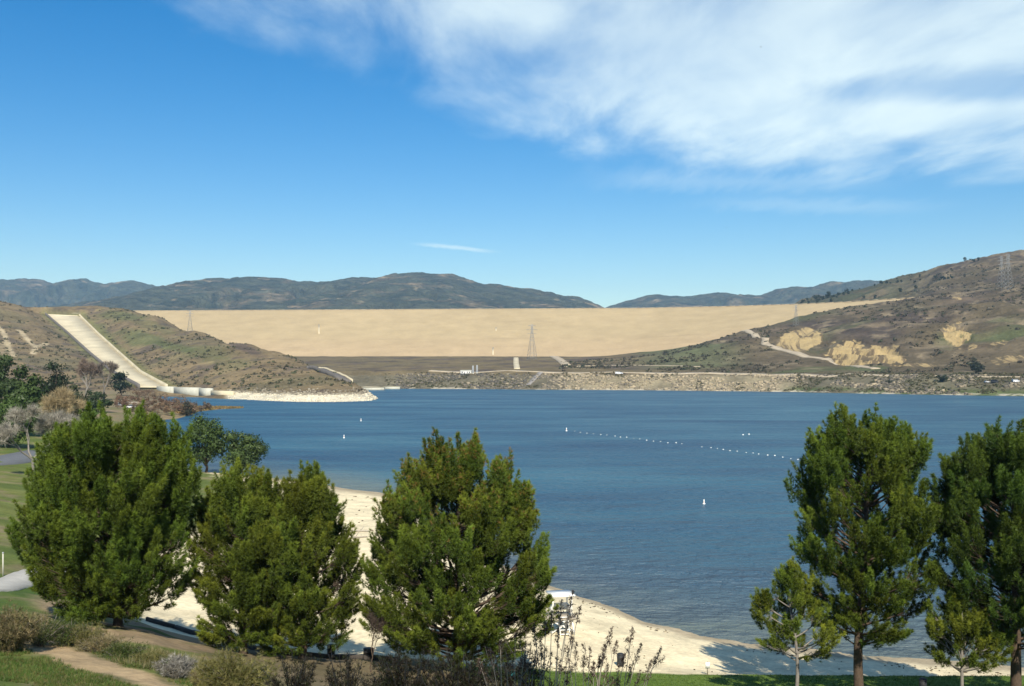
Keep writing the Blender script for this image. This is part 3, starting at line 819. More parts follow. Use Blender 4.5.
# ------------------------------------------------------------------ the dam
def dam():
    root = thing('earth_dam', 'long tan earth fill dam stretching across the valley behind the lake', 'dam', (0, 1500, 40))
    off = np.array((0, 1500, 40.0))
    px = np.arange(70, 960, 3.0)
    CREST = 131.0
    yc = np.interp(px, [70, 130, 300, 640, 730, 800, 850, 895, 960], [311.5, 311, 310.2, 308.3, 306.5, 304.3, 302, 299, 295])
    Dc = F * (CREST - CZ) / (HZ - yc)
    Dt = np.interp(px, [70, 400, 600, 700, 850, 960], [1560, 1545, 1490, 1440, 1400, 1380])
    zt = np.interp(px, [70, 640, 700, 850, 960], [40, 40, 48, 80, 95])
    n = 70
    rows = []
    for i, s in enumerate(np.linspace(0, 1, n)):
        D = Dt * (1 - s) + Dc * s
        xt = (px - 512) / F * Dt; xc = (px - 512) / F * Dc
        x = xt * (1 - s) + xc * s
        z = zt * (1 - s) + CREST * s
        rows.append(np.stack([x, D, z], -1))
    g = np.array(rows)
    g[1:-1, :, 2] += (fbm(g[1:-1, :, 0], g[1:-1, :, 1], 30, 3, 101) - 0.5) * 0.8
    xs, ys, zs = g[..., 0], g[..., 1], g[..., 2]
    c = np.empty(g.shape); c[:] = (0.365, 0.280, 0.156)
    s_ = np.linspace(0, 1, n)[:, None] * np.ones_like(xs)
    c = lerp3(c, (0.372, 0.272, 0.158), sst(s_, 0.5, 0.1) * 0.7)
    band = fbm(xs * 0.1, s_ * 60, 3, 3, 102)
    c *= (1.01 + 0.10 * band)[..., None] * (0.96 + 0.10 * fbm(xs, ys, 160, 4, 103))[..., None] * (0.98 + 0.08 * fbm(xs, zs * 3, 14, 3, 104))[..., None]
    for bz, k in ((0.34, 0.10), (0.52, 0.06), (0.70, 0.07), (0.18, 0.06)):
        c *= (1 - k * sst(np.abs(s_ - bz - 0.01 * (fbm(xs, xs * 0, 200, 2, 106) - 0.5)), 0.014, 0.004) * sst(fbm(xs, xs * 0 + bz * 50, 60, 3, 105), 0.35, 0.6))[..., None]
    # back: crest width and upstream slope close the body
    c1 = g[-1] + np.array((0, 9.0, 0)); c2 = g[-1] + np.array((0, 260.0, -85)); c3 = g[0] * np.array((1, 1, 0)) + np.array((0, 250, 20))
    allv = np.concatenate([g, c1[None], c2[None], c3[None]]); k = len(px); nr = len(allv)
    i = np.arange(nr * k).reshape(nr, k)
    f = np.stack([i[:-1, :-1], i[:-1, 1:], i[1:, 1:], i[1:, :-1]], -1).reshape(-1, 4)
    cols = np.concatenate([c.reshape(-1, 3), np.repeat(np.array([(0.47, 0.38, 0.24)]), 3 * k, 0)])
    mesh_obj('embankment', allv.reshape(-1, 3) - off, f, M['damface'], root, cols=cols, smooth=False)
    mb = MB()
    pts = g[-1] + np.array((0, 3.0, 0.6))
    for a, b in zip(pts[:-1:3], pts[3::3]):
        d = b - a
        mb.box((a + b) / 2 - off, (np.linalg.norm(d[:2]) + 0.02, 5.5, 0.9), math.atan2(d[1], d[0]))
    mb.build('crest_road', M['road'], root)
    def strip(name, p0, y0, p1, y1, w):
        j0 = np.argmin(np.abs(px - p0)); out = []
        for p, y in ((p0, y0), (p1, y1)):
            j = np.argmin(np.abs(px - p))
            yy = HZ - F * (g[:, j, 2] - CZ) / g[:, j, 1]
            s = np.interp(-y, -yy, np.arange(n))
            i0 = int(min(s, n - 2)); fr = s - i0
            out.append(g[i0, j] * (1 - fr) + g[i0 + 1, j] * fr)
        a, b = out
        m = MB(); up = np.array((0, -0.35, 0.9)); sx = np.array((w / 2, 0, 0))
        m.add([a - sx, a + sx, b + sx, b - sx, a - sx + up, a + sx + up, b + sx + up, b - sx + up], [(4, 5, 6, 7), (0, 1, 5, 4), (1, 2, 6, 5), (2, 3, 7, 6), (3, 0, 4, 7)])
        m.v = [v - off for v in m.v]
        m.build(name, M['concrete'], root)
    strip('drain_strip', 319, 334, 320, 325, 2.0)
    strip('drain_strip', 493.5, 355, 494.5, 348, 2.2)
    strip('drain_strip', 496.5, 331, 497, 328, 2.0)
dam()

# ------------------------------------------------------------------ spillway and shore works
def ribbon_obj(name, L, Rr, m, parent=None, thick=0.6, off=np.zeros(3)):
    L = np.asarray(L) - off; Rr = np.asarray(Rr) - off; n = len(L)
    dn = np.array((0, 0, -thick))
    v = np.concatenate([L, Rr, L + dn, Rr + dn]); f = []
    for i in range(n - 1):
        f += [(i, i + 1, n + i + 1, n + i)[::-1], (2 * n + i, 2 * n + i + 1, 3 * n + i + 1, 3 * n + i), (i, i + 1, 2 * n + i + 1, 2 * n + i), (n + i, n + i + 1, 3 * n + i + 1, 3 * n + i)[::-1]]
    f += [(0, n, 3 * n, 2 * n), (n - 1, 2 * n - 1, 4 * n - 1, 3 * n - 1)]
    return mesh_obj(name, v, np.array(f), m, parent)


def spillway():
    off = chL[-1].copy()
    root = thing('spillway', 'pale concrete spillway chute running straight down the left hill', 'spillway', off)
    ribbon_obj('chute_floor', chL, chR, M['concrete'], root, 1.0, off)
    for s, E in ((-1, chL), (1, chR)):
        a = np.array((s * 1.5, 0, 0))
        up = np.array((0, 0, 2.0))
        ribbon_obj('side_wall', E + a * (0.0 if s > 0 else 1.0) + up, E + a * (1.0 if s > 0 else 0.0) + up, M['concrete'] if s > 0 else M['darkcon'], root, 5.0, off)  # left wall's darker concrete puts the chute's shadow line into the colour
    mb = MB(); a, b = chL[0], chR[0]
    mb.box((a + b) / 2 - off + np.array((-6, 6, 1.5)), (np.linalg.norm(b - a) + 22, 4, 2.4))
    mb.build('gate_sill', M['whitecon'], root)
    root2 = thing('basin_wall', 'whitish concrete wall at the foot of the spillway along the water', 'wall', P(200, 397, 742))
    o2 = np.array(root2.location)
    q = [P(158, 397, 795), P(175, 397, 772), P(200, 397, 745), P(212, 398, 734)]
    for i, (p, r) in enumerate(zip(q[:-1], q[1:])):
        m = MB(); d = r - p; c = (p + r) / 2; c[2] = 3.0
        m.box(c - o2, (np.linalg.norm(d[:2]) - 0.3, 2.5, 8.2 - 0.5 * i), math.atan2(d[1], d[0]))
        m.build('wall_panel', M['whitecon'], root2)
    p, r = P(212.5, 398, 733), P(233, 399, 708); d = r - p; c = (p + r) / 2; c[2] = 2.2
    m = MB(); m.box(c - o2, (np.linalg.norm(d[:2]), 3.0, 5.6), math.atan2(d[1], d[0])); m.build('lower_wall', M['concrete'], root2)
spillway()


def drape(T, pix, width, m, name, label, cat, d0, d1, lift=0.4, kind='structure', parent=None, smo=6):
    g = np.array(ground_pts(T, pix, d0, d1))
    s = np.linspace(0, 1, max(8, len(g) * 10)); k = np.linspace(0, 1, len(g))
    c = np.stack([np.interp(s, k, g[:, 0]), np.interp(s, k, g[:, 1])], -1)
    for _ in range(smo): c[1:-1] = (c[:-2] + c[1:-1] * 2 + c[2:]) / 4
    t = np.gradient(c, axis=0); t /= np.linalg.norm(t, axis=1, keepdims=True)
    nrm = np.stack([-t[:, 1], t[:, 0]], -1) * width / 2
    La, Ra = c + nrm, c - nrm
    zc = T.h(c[:, 0], c[:, 1])
    zl = np.maximum(T.h(La[:, 0], La[:, 1]), zc - width * 0.12) + lift; zr = np.maximum(T.h(Ra[:, 0], Ra[:, 1]), zc - width * 0.12) + lift
    o = ribbon_obj(name, np.column_stack([La, zl]), np.column_stack([Ra, zr]), m, parent, lift + 0.4)
    return tag(o, label, cat, kind=kind)

drape(B, [(430, 370.8), (500, 371.3), (600, 372.3), (700, 372.9), (800, 373.4), (900, 375), (980, 377), (1060, 378)], 7, M['road'], 'shore_road', 'pale straight road along the top of the far shore bank', 'road', 760, 1400, 0.5, smo=60)
drape(B, [(738, 329), (752, 334), (766, 339), (764, 344), (780, 350), (800, 355), (830, 361), (862, 367), (876, 369)], 9, M['road'], 'dirt_road', 'pale dirt road winding down the right hill below the dam', 'road', 850, 1470, 0.8)
drape(B, [(553, 356.5), (560, 360), (566, 365)], 12, M['road'], 'dirt_road', 'short pale ramp of bare earth below the middle of the dam', 'road', 1060, 1540, 0.8)
drape(B, [(516, 358), (516, 363), (517, 369)], 7, M['concrete'], 'dirt_road', 'straight pale strip running down the bank below the dam face', 'road', 1080, 1540, 0.8)
drape(B, [(560, 367), (600, 365.5), (640, 365.5), (700, 367)], 4, M['road'], 'dirt_road', 'thin pale track across the valley floor under the dam', 'road', 1060, 1540, 0.5)
drape(B, [(541, 372.5), (535, 378), (528, 385)], 5, M['greyroad'], 'boat_ramp', 'narrow ramp slanting down the far bank to the water', 'ramp', 900, 1300, 0.5)
drape(A, [(-60, 601), (-10, 590), (14, 583), (36, 575), (52, 569)], 1.9, M['path'], 'footpath', 'pale concrete footpath at the left edge by the pine', 'path', 30, 300, 0.10)
drape(A, [(-60, 470), (0, 462), (22, 458), (48, 452)], 7, M['asphalt'], 'parking_lane', 'grey asphalt lane in the park behind the bare trees', 'lane', 60, 500, 0.12)
drape(A, [(70, 403.5), (110, 403), (150, 402.5)], 9, M['road'], 'park_road', 'pale road past the parked vehicles in the far park', 'road', 200, 700, 0.1)

# kerb between slope and sand
def kerb():
    root = thing('beach_kerb', 'low dark timber kerb between the dirt slope and the sand', 'kerb', (*kerb_line[0], float(A.h(*kerb_line[0]))))
    off = np.array(root.location)
    for (x0, y0), (x1, y1) in zip(kerb_line[:-1], kerb_line[1:]):
        z0, z1 = float(A.h(x0, y0)), float(A.h(x1, y1))
        L = math.hypot(x1 - x0, y1 - y0)
        m = MB(); n = max(2, int(L / 0.8))
        t = np.linspace(0.01, 0.99, n)
        q = np.column_stack([x0 + (x1 - x0) * t, y0 + (y1 - y0) * t, A.h(x0 + (x1 - x0) * t, y0 + (y1 - y0) * t) + 0.10]) - off; sd_ = np.array((-(y1 - y0), x1 - x0, 0)) / L * 0.11; uz = np.array((0, 0, 0.13))
        m.add(np.concatenate([q - sd_ - uz * 2, q - sd_ + uz, q + sd_ + uz, q + sd_ - uz * 2]), [(r_ * n + j, r_ * n + j + 1, ((r_ + 1) % 4) * n + j + 1, ((r_ + 1) % 4) * n + j) for r_ in range(4) for j in range(n - 1)] + [(0, n, 2 * n, 3 * n), (n - 1, 4 * n - 1, 3 * n - 1, 2 * n - 1)])
        m.build('beam', M['kerb'], root)
kerb()

# outlet channel on the point, with its walls
def outlet():
    a0 = np.array(C.at(313, 832)); b0 = np.array(C.at(346, 735))
    root = thing('outlet_channel', 'dark outlet channel with pale concrete walls on the tip of the left hill', 'channel', a0)
    t = np.linspace(0, 1, 12)[:, None]
    c = a0 + (b0 - a0) * t
    c[:, 2] = [float(C.h(q[0], q[1])) + 0.6 for q in c]
    d = (b0 - a0)[:2]; d /= np.linalg.norm(d); nrm = np.array((-d[1], d[0], 0))
    ribbon_obj('channel_floor', c - nrm * 4.5, c + nrm * 4.5, M['darkcon'], root, 2.0, a0)
    for s in (-1, 1):
        e = c + nrm * s * 4.8; up = np.array((0, 0, 0.9 if s > 0 else 2.2))
        ribbon_obj('channel_wall', e - nrm * 0.5 + up, e + nrm * 0.5 + up, M['concrete'] if s > 0 else M['darkcon'], root, 4.0, a0)  # one wall in pale concrete, the other in dark concrete
    m = MB(); m.box((1, 6, 0.6), (15, 5, 2.4), math.atan2(d[1], d[0])); m.build('head_wall', M['concrete'], root)
    for nm, p0, p1, dd, lab in (('weir_wall', 361, 384, 990, 'long pale concrete weir at the far water edge behind the point'), ('weir_wall', 385.5, 399, 1040, 'short pale concrete apron right of the long weir')):
        p, r = P(p0, 390, dd), P(p1, 390, dd + 10); p[2] = r[2] = 0
        o = thing(nm, lab, 'weir', (p + r) / 2)
        m = MB(); L = np.linalg.norm(r - p)
        m.box((0, 0, 0.9), (L, 5, 3.6), 0.0); m.build('wall', M['whitecon'], o)
        m = MB(); m.box((0, 0, 2.9), (L + 0.8, 5.8, 0.4)); m.build('coping', M['concrete'], o)
outlet()


# ------------------------------------------------------------------ rocks and scrub (nobody could count them)
def rocks(name, pts, sizes, cols, label):
    base = np.array([(-1, -1, -1), (1, -1, -1), (1, 1, -1), (-1, 1, -1), (-1, -1, 1), (1, -1, 1), (1, 1, 1), (-1, 1, 1)], float) * 0.5
    fq = np.array([(0, 3, 2, 1), (4, 5, 6, 7), (0, 1, 5, 4), (1, 2, 6, 5), (2, 3, 7, 6), (3, 0, 4, 7)])
    n = len(pts)
    th = rng.uniform(0, 6.28, n)
    v = base[None] * (1 + rng.uniform(-0.45, 0.3, (n, 8, 3)))
    v *= sizes[:, None, None] * rng.uniform(0.7, 1.3, (n, 1, 3)) * np.array((1.15, 1.0, 0.75))
    c, s = np.cos(th)[:, None], np.sin(th)[:, None]
    v = np.stack([v[..., 0] * c - v[..., 1] * s, v[..., 0] * s + v[..., 1] * c, v[..., 2]], -1) + pts[:, None, :]
    f = (fq[None] + (np.arange(n) * 8)[:, None, None]).reshape(-1, 4)
    o = mesh_obj(name, v.reshape(-1, 3), f, M['rock'], cols=np.repeat(cols, 8, 0))
    return tag(o, label, 'rocks', kind='stuff')


def scatter(T, px0, px1, D0, D1, n):
    px = rng.uniform(px0, px1, n); D = D0 + (D1 - D0) * rng.uniform(0, 1, n)
    x = (px - 512) / F * D
    return np.stack([x, D, T.h(x, D)], -1), px

# far bank
p, q = scatter(B, 395, 1060, 760, 1150, 60000)
ok = (p[:, 2] > 0.3) & (p[:, 2] < 15.5) & (fbm(p[:, 0], p[:, 1], 25, 3, 111) > np.interp(q, [380, 540, 560, 790, 800, 1060], [0.40, 0.42, 0.30, 0.36, 0.52, 0.55]))
p, q = p[ok][:6500], q[ok][:6500]
pale = np.clip(np.interp(q, [380, 530, 570, 780, 800, 1060], [0.05, 0.1, 0.7, 0.75, 0.3, 0.25]) + rng.normal(0, 0.3, len(q)), 0, 1)[:, None]
rocks('riprap', p, 0.5 + 2.6 * rng.uniform(0, 1, len(p)) ** 2.2, np.array((0.10, 0.09, 0.075)) * (1 - pale) + np.array((0.36, 0.295, 0.195)) * pale, 'tan and grey riprap rocks on the far shore bank under the road')
# foot of the left hill
p, q = scatter(C, 228, 378, 622, 745, 30000)
ok = (p[:, 2] > -0.3) & (p[:, 2] < 5.5 + rng.normal(0, 0.8, len(p)))
ok &= (p[:, 2] > 3.2) | (rng.uniform(0, 1, len(p)) < 0.25)
p = p[ok][:1700]
pale = np.clip(0.95 - 0.75 * (p[:, 2:3] > 3.6) + rng.normal(0, 0.15, (len(p), 1)), 0.05, 1)
rocks('riprap', p, 0.3 + 1.3 * rng.uniform(0, 1, len(p)) ** 2.5, np.array((0.16, 0.135, 0.10)) * (1 - pale) + np.array((0.58, 0.52, 0.39)) * pale, 'whitish rocks around the foot of the left hill at the waterline')


def blobs(name, pts, sizes, cols, label, cat='scrub', k=26):
    """low bushes as loose leaf clumps: k small faces each, inside an uneven dome"""
    n = len(pts)
    d = rng.normal(0, 1, (n, k, 3)); d /= np.linalg.norm(d, axis=2, keepdims=True); d[..., 2] = np.abs(d[..., 2]) * 0.85
    c = pts[:, None, :] + d * sizes[:, None, None] * rng.uniform(0.45, 1.0, (n, k, 1))
    a = rng.normal(0, 1, (n, k, 3)); a /= np.linalg.norm(a, axis=2, keepdims=True)
    b = np.cross(a, d + 0.01); b /= np.linalg.norm(b, axis=2, keepdims=True) + 1e-6
    s = sizes[:, None, None] * 0.42
    v = np.stack([c - a * s, c + b * s * 0.8, c + a * s, c - b * s * 0.8], 2).reshape(-1, 3)
    f = np.arange(n * k * 4).reshape(-1, 4)
    cc = np.repeat(np.repeat(cols, k, 0) * rng.uniform(0.75, 1.25, (n * k, 1)), 4, 0)
    o = mesh_obj(name, v, f, M['leaf'], cols=cc)
    return tag(o, label, cat, kind='stuff')

p, q = scatter(C, -120, 372, 690, 1500, 16000)
lt = np.interp(p[:, 1], chL[o_, 1], (chL[o_, 0] + chR[o_, 0]) / 2); lw = np.interp(p[:, 1], chL[o_, 1], (chR[o_, 0] - chL[o_, 0]) / 2)
ok = (p[:, 2] > 5) & (np.abs(p[:, 0] - lt) > lw + 5) & (fbm(p[:, 0], p[:, 1], 45, 4, 121) + 0.25 * (fbm(p[:, 0], p[:, 1], 12, 2, 125) - 0.5) > 0.46 + rng.normal(0, 0.03, len(p)))
p = p[ok][:6000]
g_ = rng.uniform(0, 1, (len(p), 1)) ** 1.6
blobs('scrub', p, 0.35 + 2.2 * rng.uniform(0, 1, len(p)) ** 4, np.array((0.115, 0.095, 0.058)) * (1 - g_) + np.array((0.06, 0.075, 0.03)) * g_, 'low dry scrub dotted over the left hill', k=12)
p, q = scatter(B, 560, 1100, 900, 1900, 22000)
pyy = HZ - F * (p[:, 2] - CZ) / p[:, 1]
cutT = Polar.__new__(Polar); cutT.px, cutT.D, cutT.z = B.px, B.D, cut
ok = (cutT.h(p[:, 0], p[:, 1]) < 0.12) & (p[:, 2] > 17) & (fbm(p[:, 0], p[:, 1], 60, 4, 122) + 0.25 * (fbm(p[:, 0], p[:, 1], 14, 2, 126) - 0.5) > 0.47 + rng.normal(0, 0.03, len(p))) & ~((q < 720) & (p[:, 1] > 1400)) & ~((q < 905) & (p[:, 1] > 1500))
p = p[ok][:8000]
g_ = rng.uniform(0, 1, (len(p), 1)) ** 2
blobs('scrub', p, 0.4 + 3.0 * rng.uniform(0, 1, len(p)) ** 4, np.array((0.085, 0.068, 0.045)) * (1 - g_) + np.array((0.05, 0.06, 0.028)) * g_, 'low dark scrub dotted over the right hill and valley floor', k=12)
p, q = scatter(B, 385, 1060, 760, 1160, 40000)
ok = (p[:, 2] > 1.0) & (p[:, 2] < 17) & (fbm(p[:, 0], p[:, 1], 18, 3, 123) > np.interp(q, [380, 540, 560, 780, 800, 1060], [0.45, 0.5, 0.66, 0.62, 0.45, 0.42]))
p = p[ok][:2600]
g_ = rng.uniform(0, 1, (len(p), 1))
blobs('bank_scrub', p, rng.uniform(0.6, 1.7, len(p)), np.array((0.15, 0.12, 0.07)) * (1 - g_) + np.array((0.065, 0.075, 0.03)) * g_, 'dry bushes growing between the rocks of the far bank', k=14)
# reeds on the spit
p, q = scatter(A, 176, 256, 440, 560, 9000)
ok = (p[:, 2] > -0.02)
p = p[ok][:1400]
g_ = rng.uniform(0, 1, (len(p), 1))
blobs('reeds', p, rng.uniform(0.4, 0.9, len(p)), np.array((0.27, 0.165, 0.075)) * (1 - g_) + np.array((0.22, 0.19, 0.07)) * g_, 'rust brown reeds on the low spit beside the left hill', 'reeds', k=14)

# ------------------------------------------------------------------ trees
def needles(P0, A0, n, ln, wd, colr, spread=0.9):
    """n thin needles at every tuft P0 with axis A0 -> verts, faces, colours"""
    m = len(P0)
    d = A0[:, None, :] * rng.uniform(0.3, 1.1, (m, n, 1)) + rng.normal(0, spread * 0.6, (m, n, 3))
    d /= np.linalg.norm(d, axis=2, keepdims=True)
    L = ln * rng.uniform(0.65, 1.25, (m, n, 1))
    s = np.cross(d, rng.normal(0, 1, (m, n, 3))); s /= np.linalg.norm(s, axis=2, keepdims=True) + 1e-6
    b = P0[:, None, :] + d * L * rng.uniform(0, 0.15, (m, n, 1))
    v = np.stack([b - s * wd, b + s * wd, b + d * L], 2).reshape(-1, 3)
    f = np.arange(m * n * 3).reshape(-1, 3)
    c = np.repeat(colr, n * 3, 0) * np.repeat(rng.uniform(0.8, 1.2, (m * n, 1)), 3, 0)
    return v, f, c


def pine(name, label, loc, H, cb, prof, seed, nl=46, npl=10, tops=(), lean=(0, 0), plume=(0.75, 1.25), trunk_r=0.16, tint=(1, 1, 1), brown=0.0, clump=0.8, group=None, barkmat='bark', bend=0.0, dens=1.0, offset=0.0, gap=0.0):
    """Aleppo-like pine: trunk, limbs reaching to an uneven dome, and on every limb a clump of upswept needle plumes.
    prof: (t, radius) from crown bottom (t = 0, height cb) to top (t = 1, height H)"""
    global rng
    keep = rng; rng = np.random.default_rng(seed)
    root = thing(name, label, 'pine tree', loc, 0, group)
    tr = MB(); lb = MB()
    pt = np.array([q[0] for q in prof]); pr = np.array([q[1] for q in prof])
    def axis_pt(z):
        return np.array((lean[0] * z / H + offset * sst(z, cb * 0.5, H * 0.5) + bend * math.sin(z / H * 5.0), lean[1] * z / H, z))
    zs = np.linspace(-0.3, H * 0.93, 16)
    rr = trunk_r * (1 - np.clip(zs / H, 0, 1)) ** 0.8 + 0.02; rr[0] *= 1.4
    tr.tube(np.array([axis_pt(z) for z in zs]), rr, 8)
    spots = []
    # limb ends over the dome, spread evenly by area
    nl = int(nl * 1.32); ts = np.linspace(0, 1, 200); w = np.interp(ts, pt, pr) + 0.25; cw = np.cumsum(w); cw /= cw[-1]
    for i in range(nl):
        t = float(np.interp((i + 0.5) / nl, cw, ts))
        t = min(0.97, max(0.0, t + rng.normal(0, 0.02)))
        az = i * 2.399963 + rng.normal(0, 0.3)
        f = rng.choice((0.82, 0.92, 0.98, 1.03)) * rng.uniform(0.93, 1.04) if i % 3 else rng.uniform(0.30, 0.70)
        spots.append((t, az, f * rng.uniform(0.90, 1.06), None))
    for (dx, dy, hf, wd) in tops:                       # separate leaders
        for k in range(4):
            spots.append((None, rng.uniform(0, 6.28), 0, np.array((dx, dy, H * hf - wd * (0.55 + 0.95 * k)))))
    P_, A_, C_ = [], [], []
    for (t, az, f, fixed) in spots:
        if fixed is None:
            Rr = np.interp(t, pt, pr); z = cb + (H - cb) * t
            c = axis_pt(z) + np.array((math.cos(az) * Rr * f, math.sin(az) * Rr * f, 0))
            c[2] -= clump * 0.35 * t
            root_z = max(cb * 0.7, z - (0.25 + 0.5 * t) * Rr * f - 0.3)
        else:
            t = 0.85; c = axis_pt(0) + fixed; Rr = 0.5; root_z = max(cb, c[2] - 1.6)
            c[:2] += rng.normal(0, 0.12, 2)
        a0 = axis_pt(root_z)
        mid = (a0 + c) / 2 + np.array((0, 0, -0.08 * Rr))
        s = np.linspace(0, 1, 7)[:, None]
        br = a0 * (1 - s) ** 2 + 2 * mid * s * (1 - s) + c * s ** 2
        lb.tube(br, np.linspace(0.025 + 0.016 * Rr, 0.012, 7), 4, False)
        out = np.array((math.cos(az), math.sin(az), 0))
        upw = 0.35 + 0.75 * t
        ax0 = out * (1 - 0.6 * t) + np.array((0, 0, upw)); ax0 /= np.linalg.norm(ax0)
        tone = rng.uniform(0.72, 1.22); warm = rng.uniform(-0.08, 0.14)
        cs = clump * (0.80 + 0.50 * rng.uniform()) * (1.0 - 0.30 * t)
        for k in range(npl):
            d = rng.normal(0, 1, 3); d /= np.linalg.norm(d); d *= rng.uniform(0.25, 1.0) ** 0.6
            d[2] *= 0.40 + 0.45 * min(1, t / 0.4)
            q = c + d * cs * (1.25 - 0.3 * min(1, t / 0.4))
            # stay near the dome
            rad = math.hypot(*(q[:2] - axis_pt(q[2])[:2])); tq = np.clip((q[2] - cb) / (H - cb), 0, 1)
            lim = np.interp(tq, pt, pr) * 1.10 + 0.15
            if fixed is None and rad > lim:
                o2 = axis_pt(q[2])[:2]; q[:2] = o2 + (q[:2] - o2) * lim / rad
            lb.tube(np.array([br[4], (br[4] + q) / 2 + (0, 0, -0.05), q]), (0.015, 0.011, 0.006), 3, False)
            ax = ax0 * 0.55 + d * 0.28 + np.array((0, 0, 0.15 + 0.5 * min(1, t / 0.45))) + rng.normal(0, 0.13, 3); ax /= np.linalg.norm(ax)
            Lp = rng.uniform(*plume) * (0.75 + 0.45 * t); Rp = Lp * rng.uniform(0.15, 0.21)
            nt = int(30 * dens * Lp / 0.75) + 5
            u = rng.uniform(-0.1, 1.0, nt) ; th = rng.uniform(0, 2 * math.pi, nt)
            rr_ = Rp * np.clip(1.0 - 0.92 * np.clip(u, 0, 1) ** 1.3, 0.05, 1) * rng.uniform(0.1, 1.0, nt) ** 0.6
            e1 = np.cross(ax, (0.3, 0.9, 0.2)); e1 /= np.linalg.norm(e1); e2 = np.cross(ax, e1)
            rv = np.cos(th)[:, None] * e1 + np.sin(th)[:, None] * e2
            P_.append(q + ax * (u * Lp - 0.35 * Lp)[:, None] + rv * rr_[:, None])
            aa = ax * 1.25 + rv * 0.5; A_.append(aa / np.linalg.norm(aa, axis=1, keepdims=True))
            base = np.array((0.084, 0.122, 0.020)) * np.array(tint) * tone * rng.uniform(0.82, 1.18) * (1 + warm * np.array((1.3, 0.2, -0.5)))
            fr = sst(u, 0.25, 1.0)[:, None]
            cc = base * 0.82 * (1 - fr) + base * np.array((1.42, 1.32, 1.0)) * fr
            if brown and tq > 0.6:
                cc = np.where((rng.uniform(0, 1, nt) < brown * (tq - 0.5) * 1.8)[:, None] & (u > 0.4)[:, None], np.array((0.19, 0.12, 0.035)), cc)
            C_.append(cc)
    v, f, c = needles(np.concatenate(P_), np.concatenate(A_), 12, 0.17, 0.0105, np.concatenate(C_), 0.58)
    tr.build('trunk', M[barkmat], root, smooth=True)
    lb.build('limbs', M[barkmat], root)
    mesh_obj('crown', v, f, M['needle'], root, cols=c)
    rng = keep
    return root


def Agr(px, D):
    return A.at(px, D)

def dome(base_px, top_px, D, rows):
    """crown outline from half widths in picture rows, as (t, metres)"""
    rows = sorted(rows, reverse=True)
    return [((base_px - y) / (base_px - top_px), hw * D / F) for y, hw in rows]

def put_pine(label, px, base, top, bottom, D, rows, seed, **kw):
    g = Agr(px, D)
    z = lambda y: Y2Z(D, y) - g[2]
    top += 11 if top < 520 else 6
    rows = [(max(r[0], top + 2), r[1]) if r[0] < top + 2 else r for r in rows]
    return pine('pine_tree', label, g, z(top), z(bottom), dome(bottom, top, D, rows), seed, **kw)

put_pine('large round dense pine in the middle of the foreground before the beach', 458, 660, 440, 652, 50.5,
         [(652, 50), (636, 72), (605, 90), (575, 89), (538, 81), (506, 67), (478, 48), (456, 27), (440, 8)], 201, nl=98, npl=12, tops=((-1.05, 0, 1.02, 0.7), (0.55, 0.1, 1.035, 0.7), (-2.1, 0, 0.93, 0.6), (2.2, -0.2, 0.93, 0.6), (3.2, 0, 0.80, 0.6), (-3.1, 0, 0.78, 0.6)), trunk_r=0.22, brown=0.22, clump=0.95)
put_pine('tall bushy pine with a pointed top just left of the middle pine', 303, 657, 470, 642, 49.5,
         [(642, 34), (625, 45), (595, 50), (565, 50), (535, 44), (505, 33), (485, 20), (470, 8)], 202, nl=58, npl=10, tops=((0.3, 0, 1.035, 0.6), (1.0, -0.2, 0.93, 0.55), (-1.1, 0, 0.90, 0.55)), trunk_r=0.19, clump=0.85, tint=(1.06, 1.0, 1))
put_pine('bushy pine squeezed between the leftmost pine and the pointed pine', 243, 655, 470, 638, 48.2,
         [(638, 26), (618, 38), (590, 39), (560, 41), (530, 42), (500, 33), (482, 22), (470, 8)], 203, nl=56, npl=10, tops=((-0.35, 0, 1.03, 0.6), (0.9, 0.1, 0.97, 0.55), (-1.2, 0, 0.88, 0.5)), trunk_r=0.19, clump=0.85, tint=(1.08, 1.02, 1))
put_pine('big broad pine with several tops at far left above the dirt bank', 118, 624, 415, 612, 46,
         [(612, 36), (600, 50), (572, 66), (540, 74), (508, 72), (475, 65), (450, 54), (430, 40), (415, 20)], 204, nl=105, npl=11, tops=((-0.8, 0, 1.03, 0.7), (0.9, 0, 1.03, 0.7), (2.3, 0, 0.975, 0.6), (-2.4, 0, 0.93, 0.6), (3.1, 0, 0.86, 0.6)), trunk_r=0.2, clump=0.95, tint=(0.93, 0.98, 1), offset=-0.5)
put_pine('tall open pine with a bare leaning trunk standing over the right beach', 859, 688, 412, 641, 51,
         [(641, 20), (625, 42), (600, 56), (570, 63), (535, 66), (500, 66), (465, 58), (440, 46), (422, 30), (412, 12)], 205, nl=80, npl=9, tops=((-0.75, 0, 1.022, 0.65), (1.15, 0, 1.018, 0.65), (-1.9, 0, 0.94, 0.55), (2.3, 0, 0.95, 0.55)), trunk_r=0.24, clump=0.85, tint=(0.92, 0.97, 1), offset=0.35, bend=-0.1)
put_pine('tall dark pine cut off by the right edge of the view', 1016, 690, 428, 640, 49,
         [(640, 30), (620, 55), (590, 74), (560, 80), (520, 80), (480, 72), (455, 58), (438, 40), (428, 16)], 206, nl=112, npl=9, tops=((-0.9, 0, 1.02, 0.65), (0.6, 0, 1.025, 0.65), (-2.3, 0, 0.93, 0.55), (2.0, 0, 0.97, 0.6)), trunk_r=0.26, clump=0.85, tint=(0.66, 0.76, 0.95))
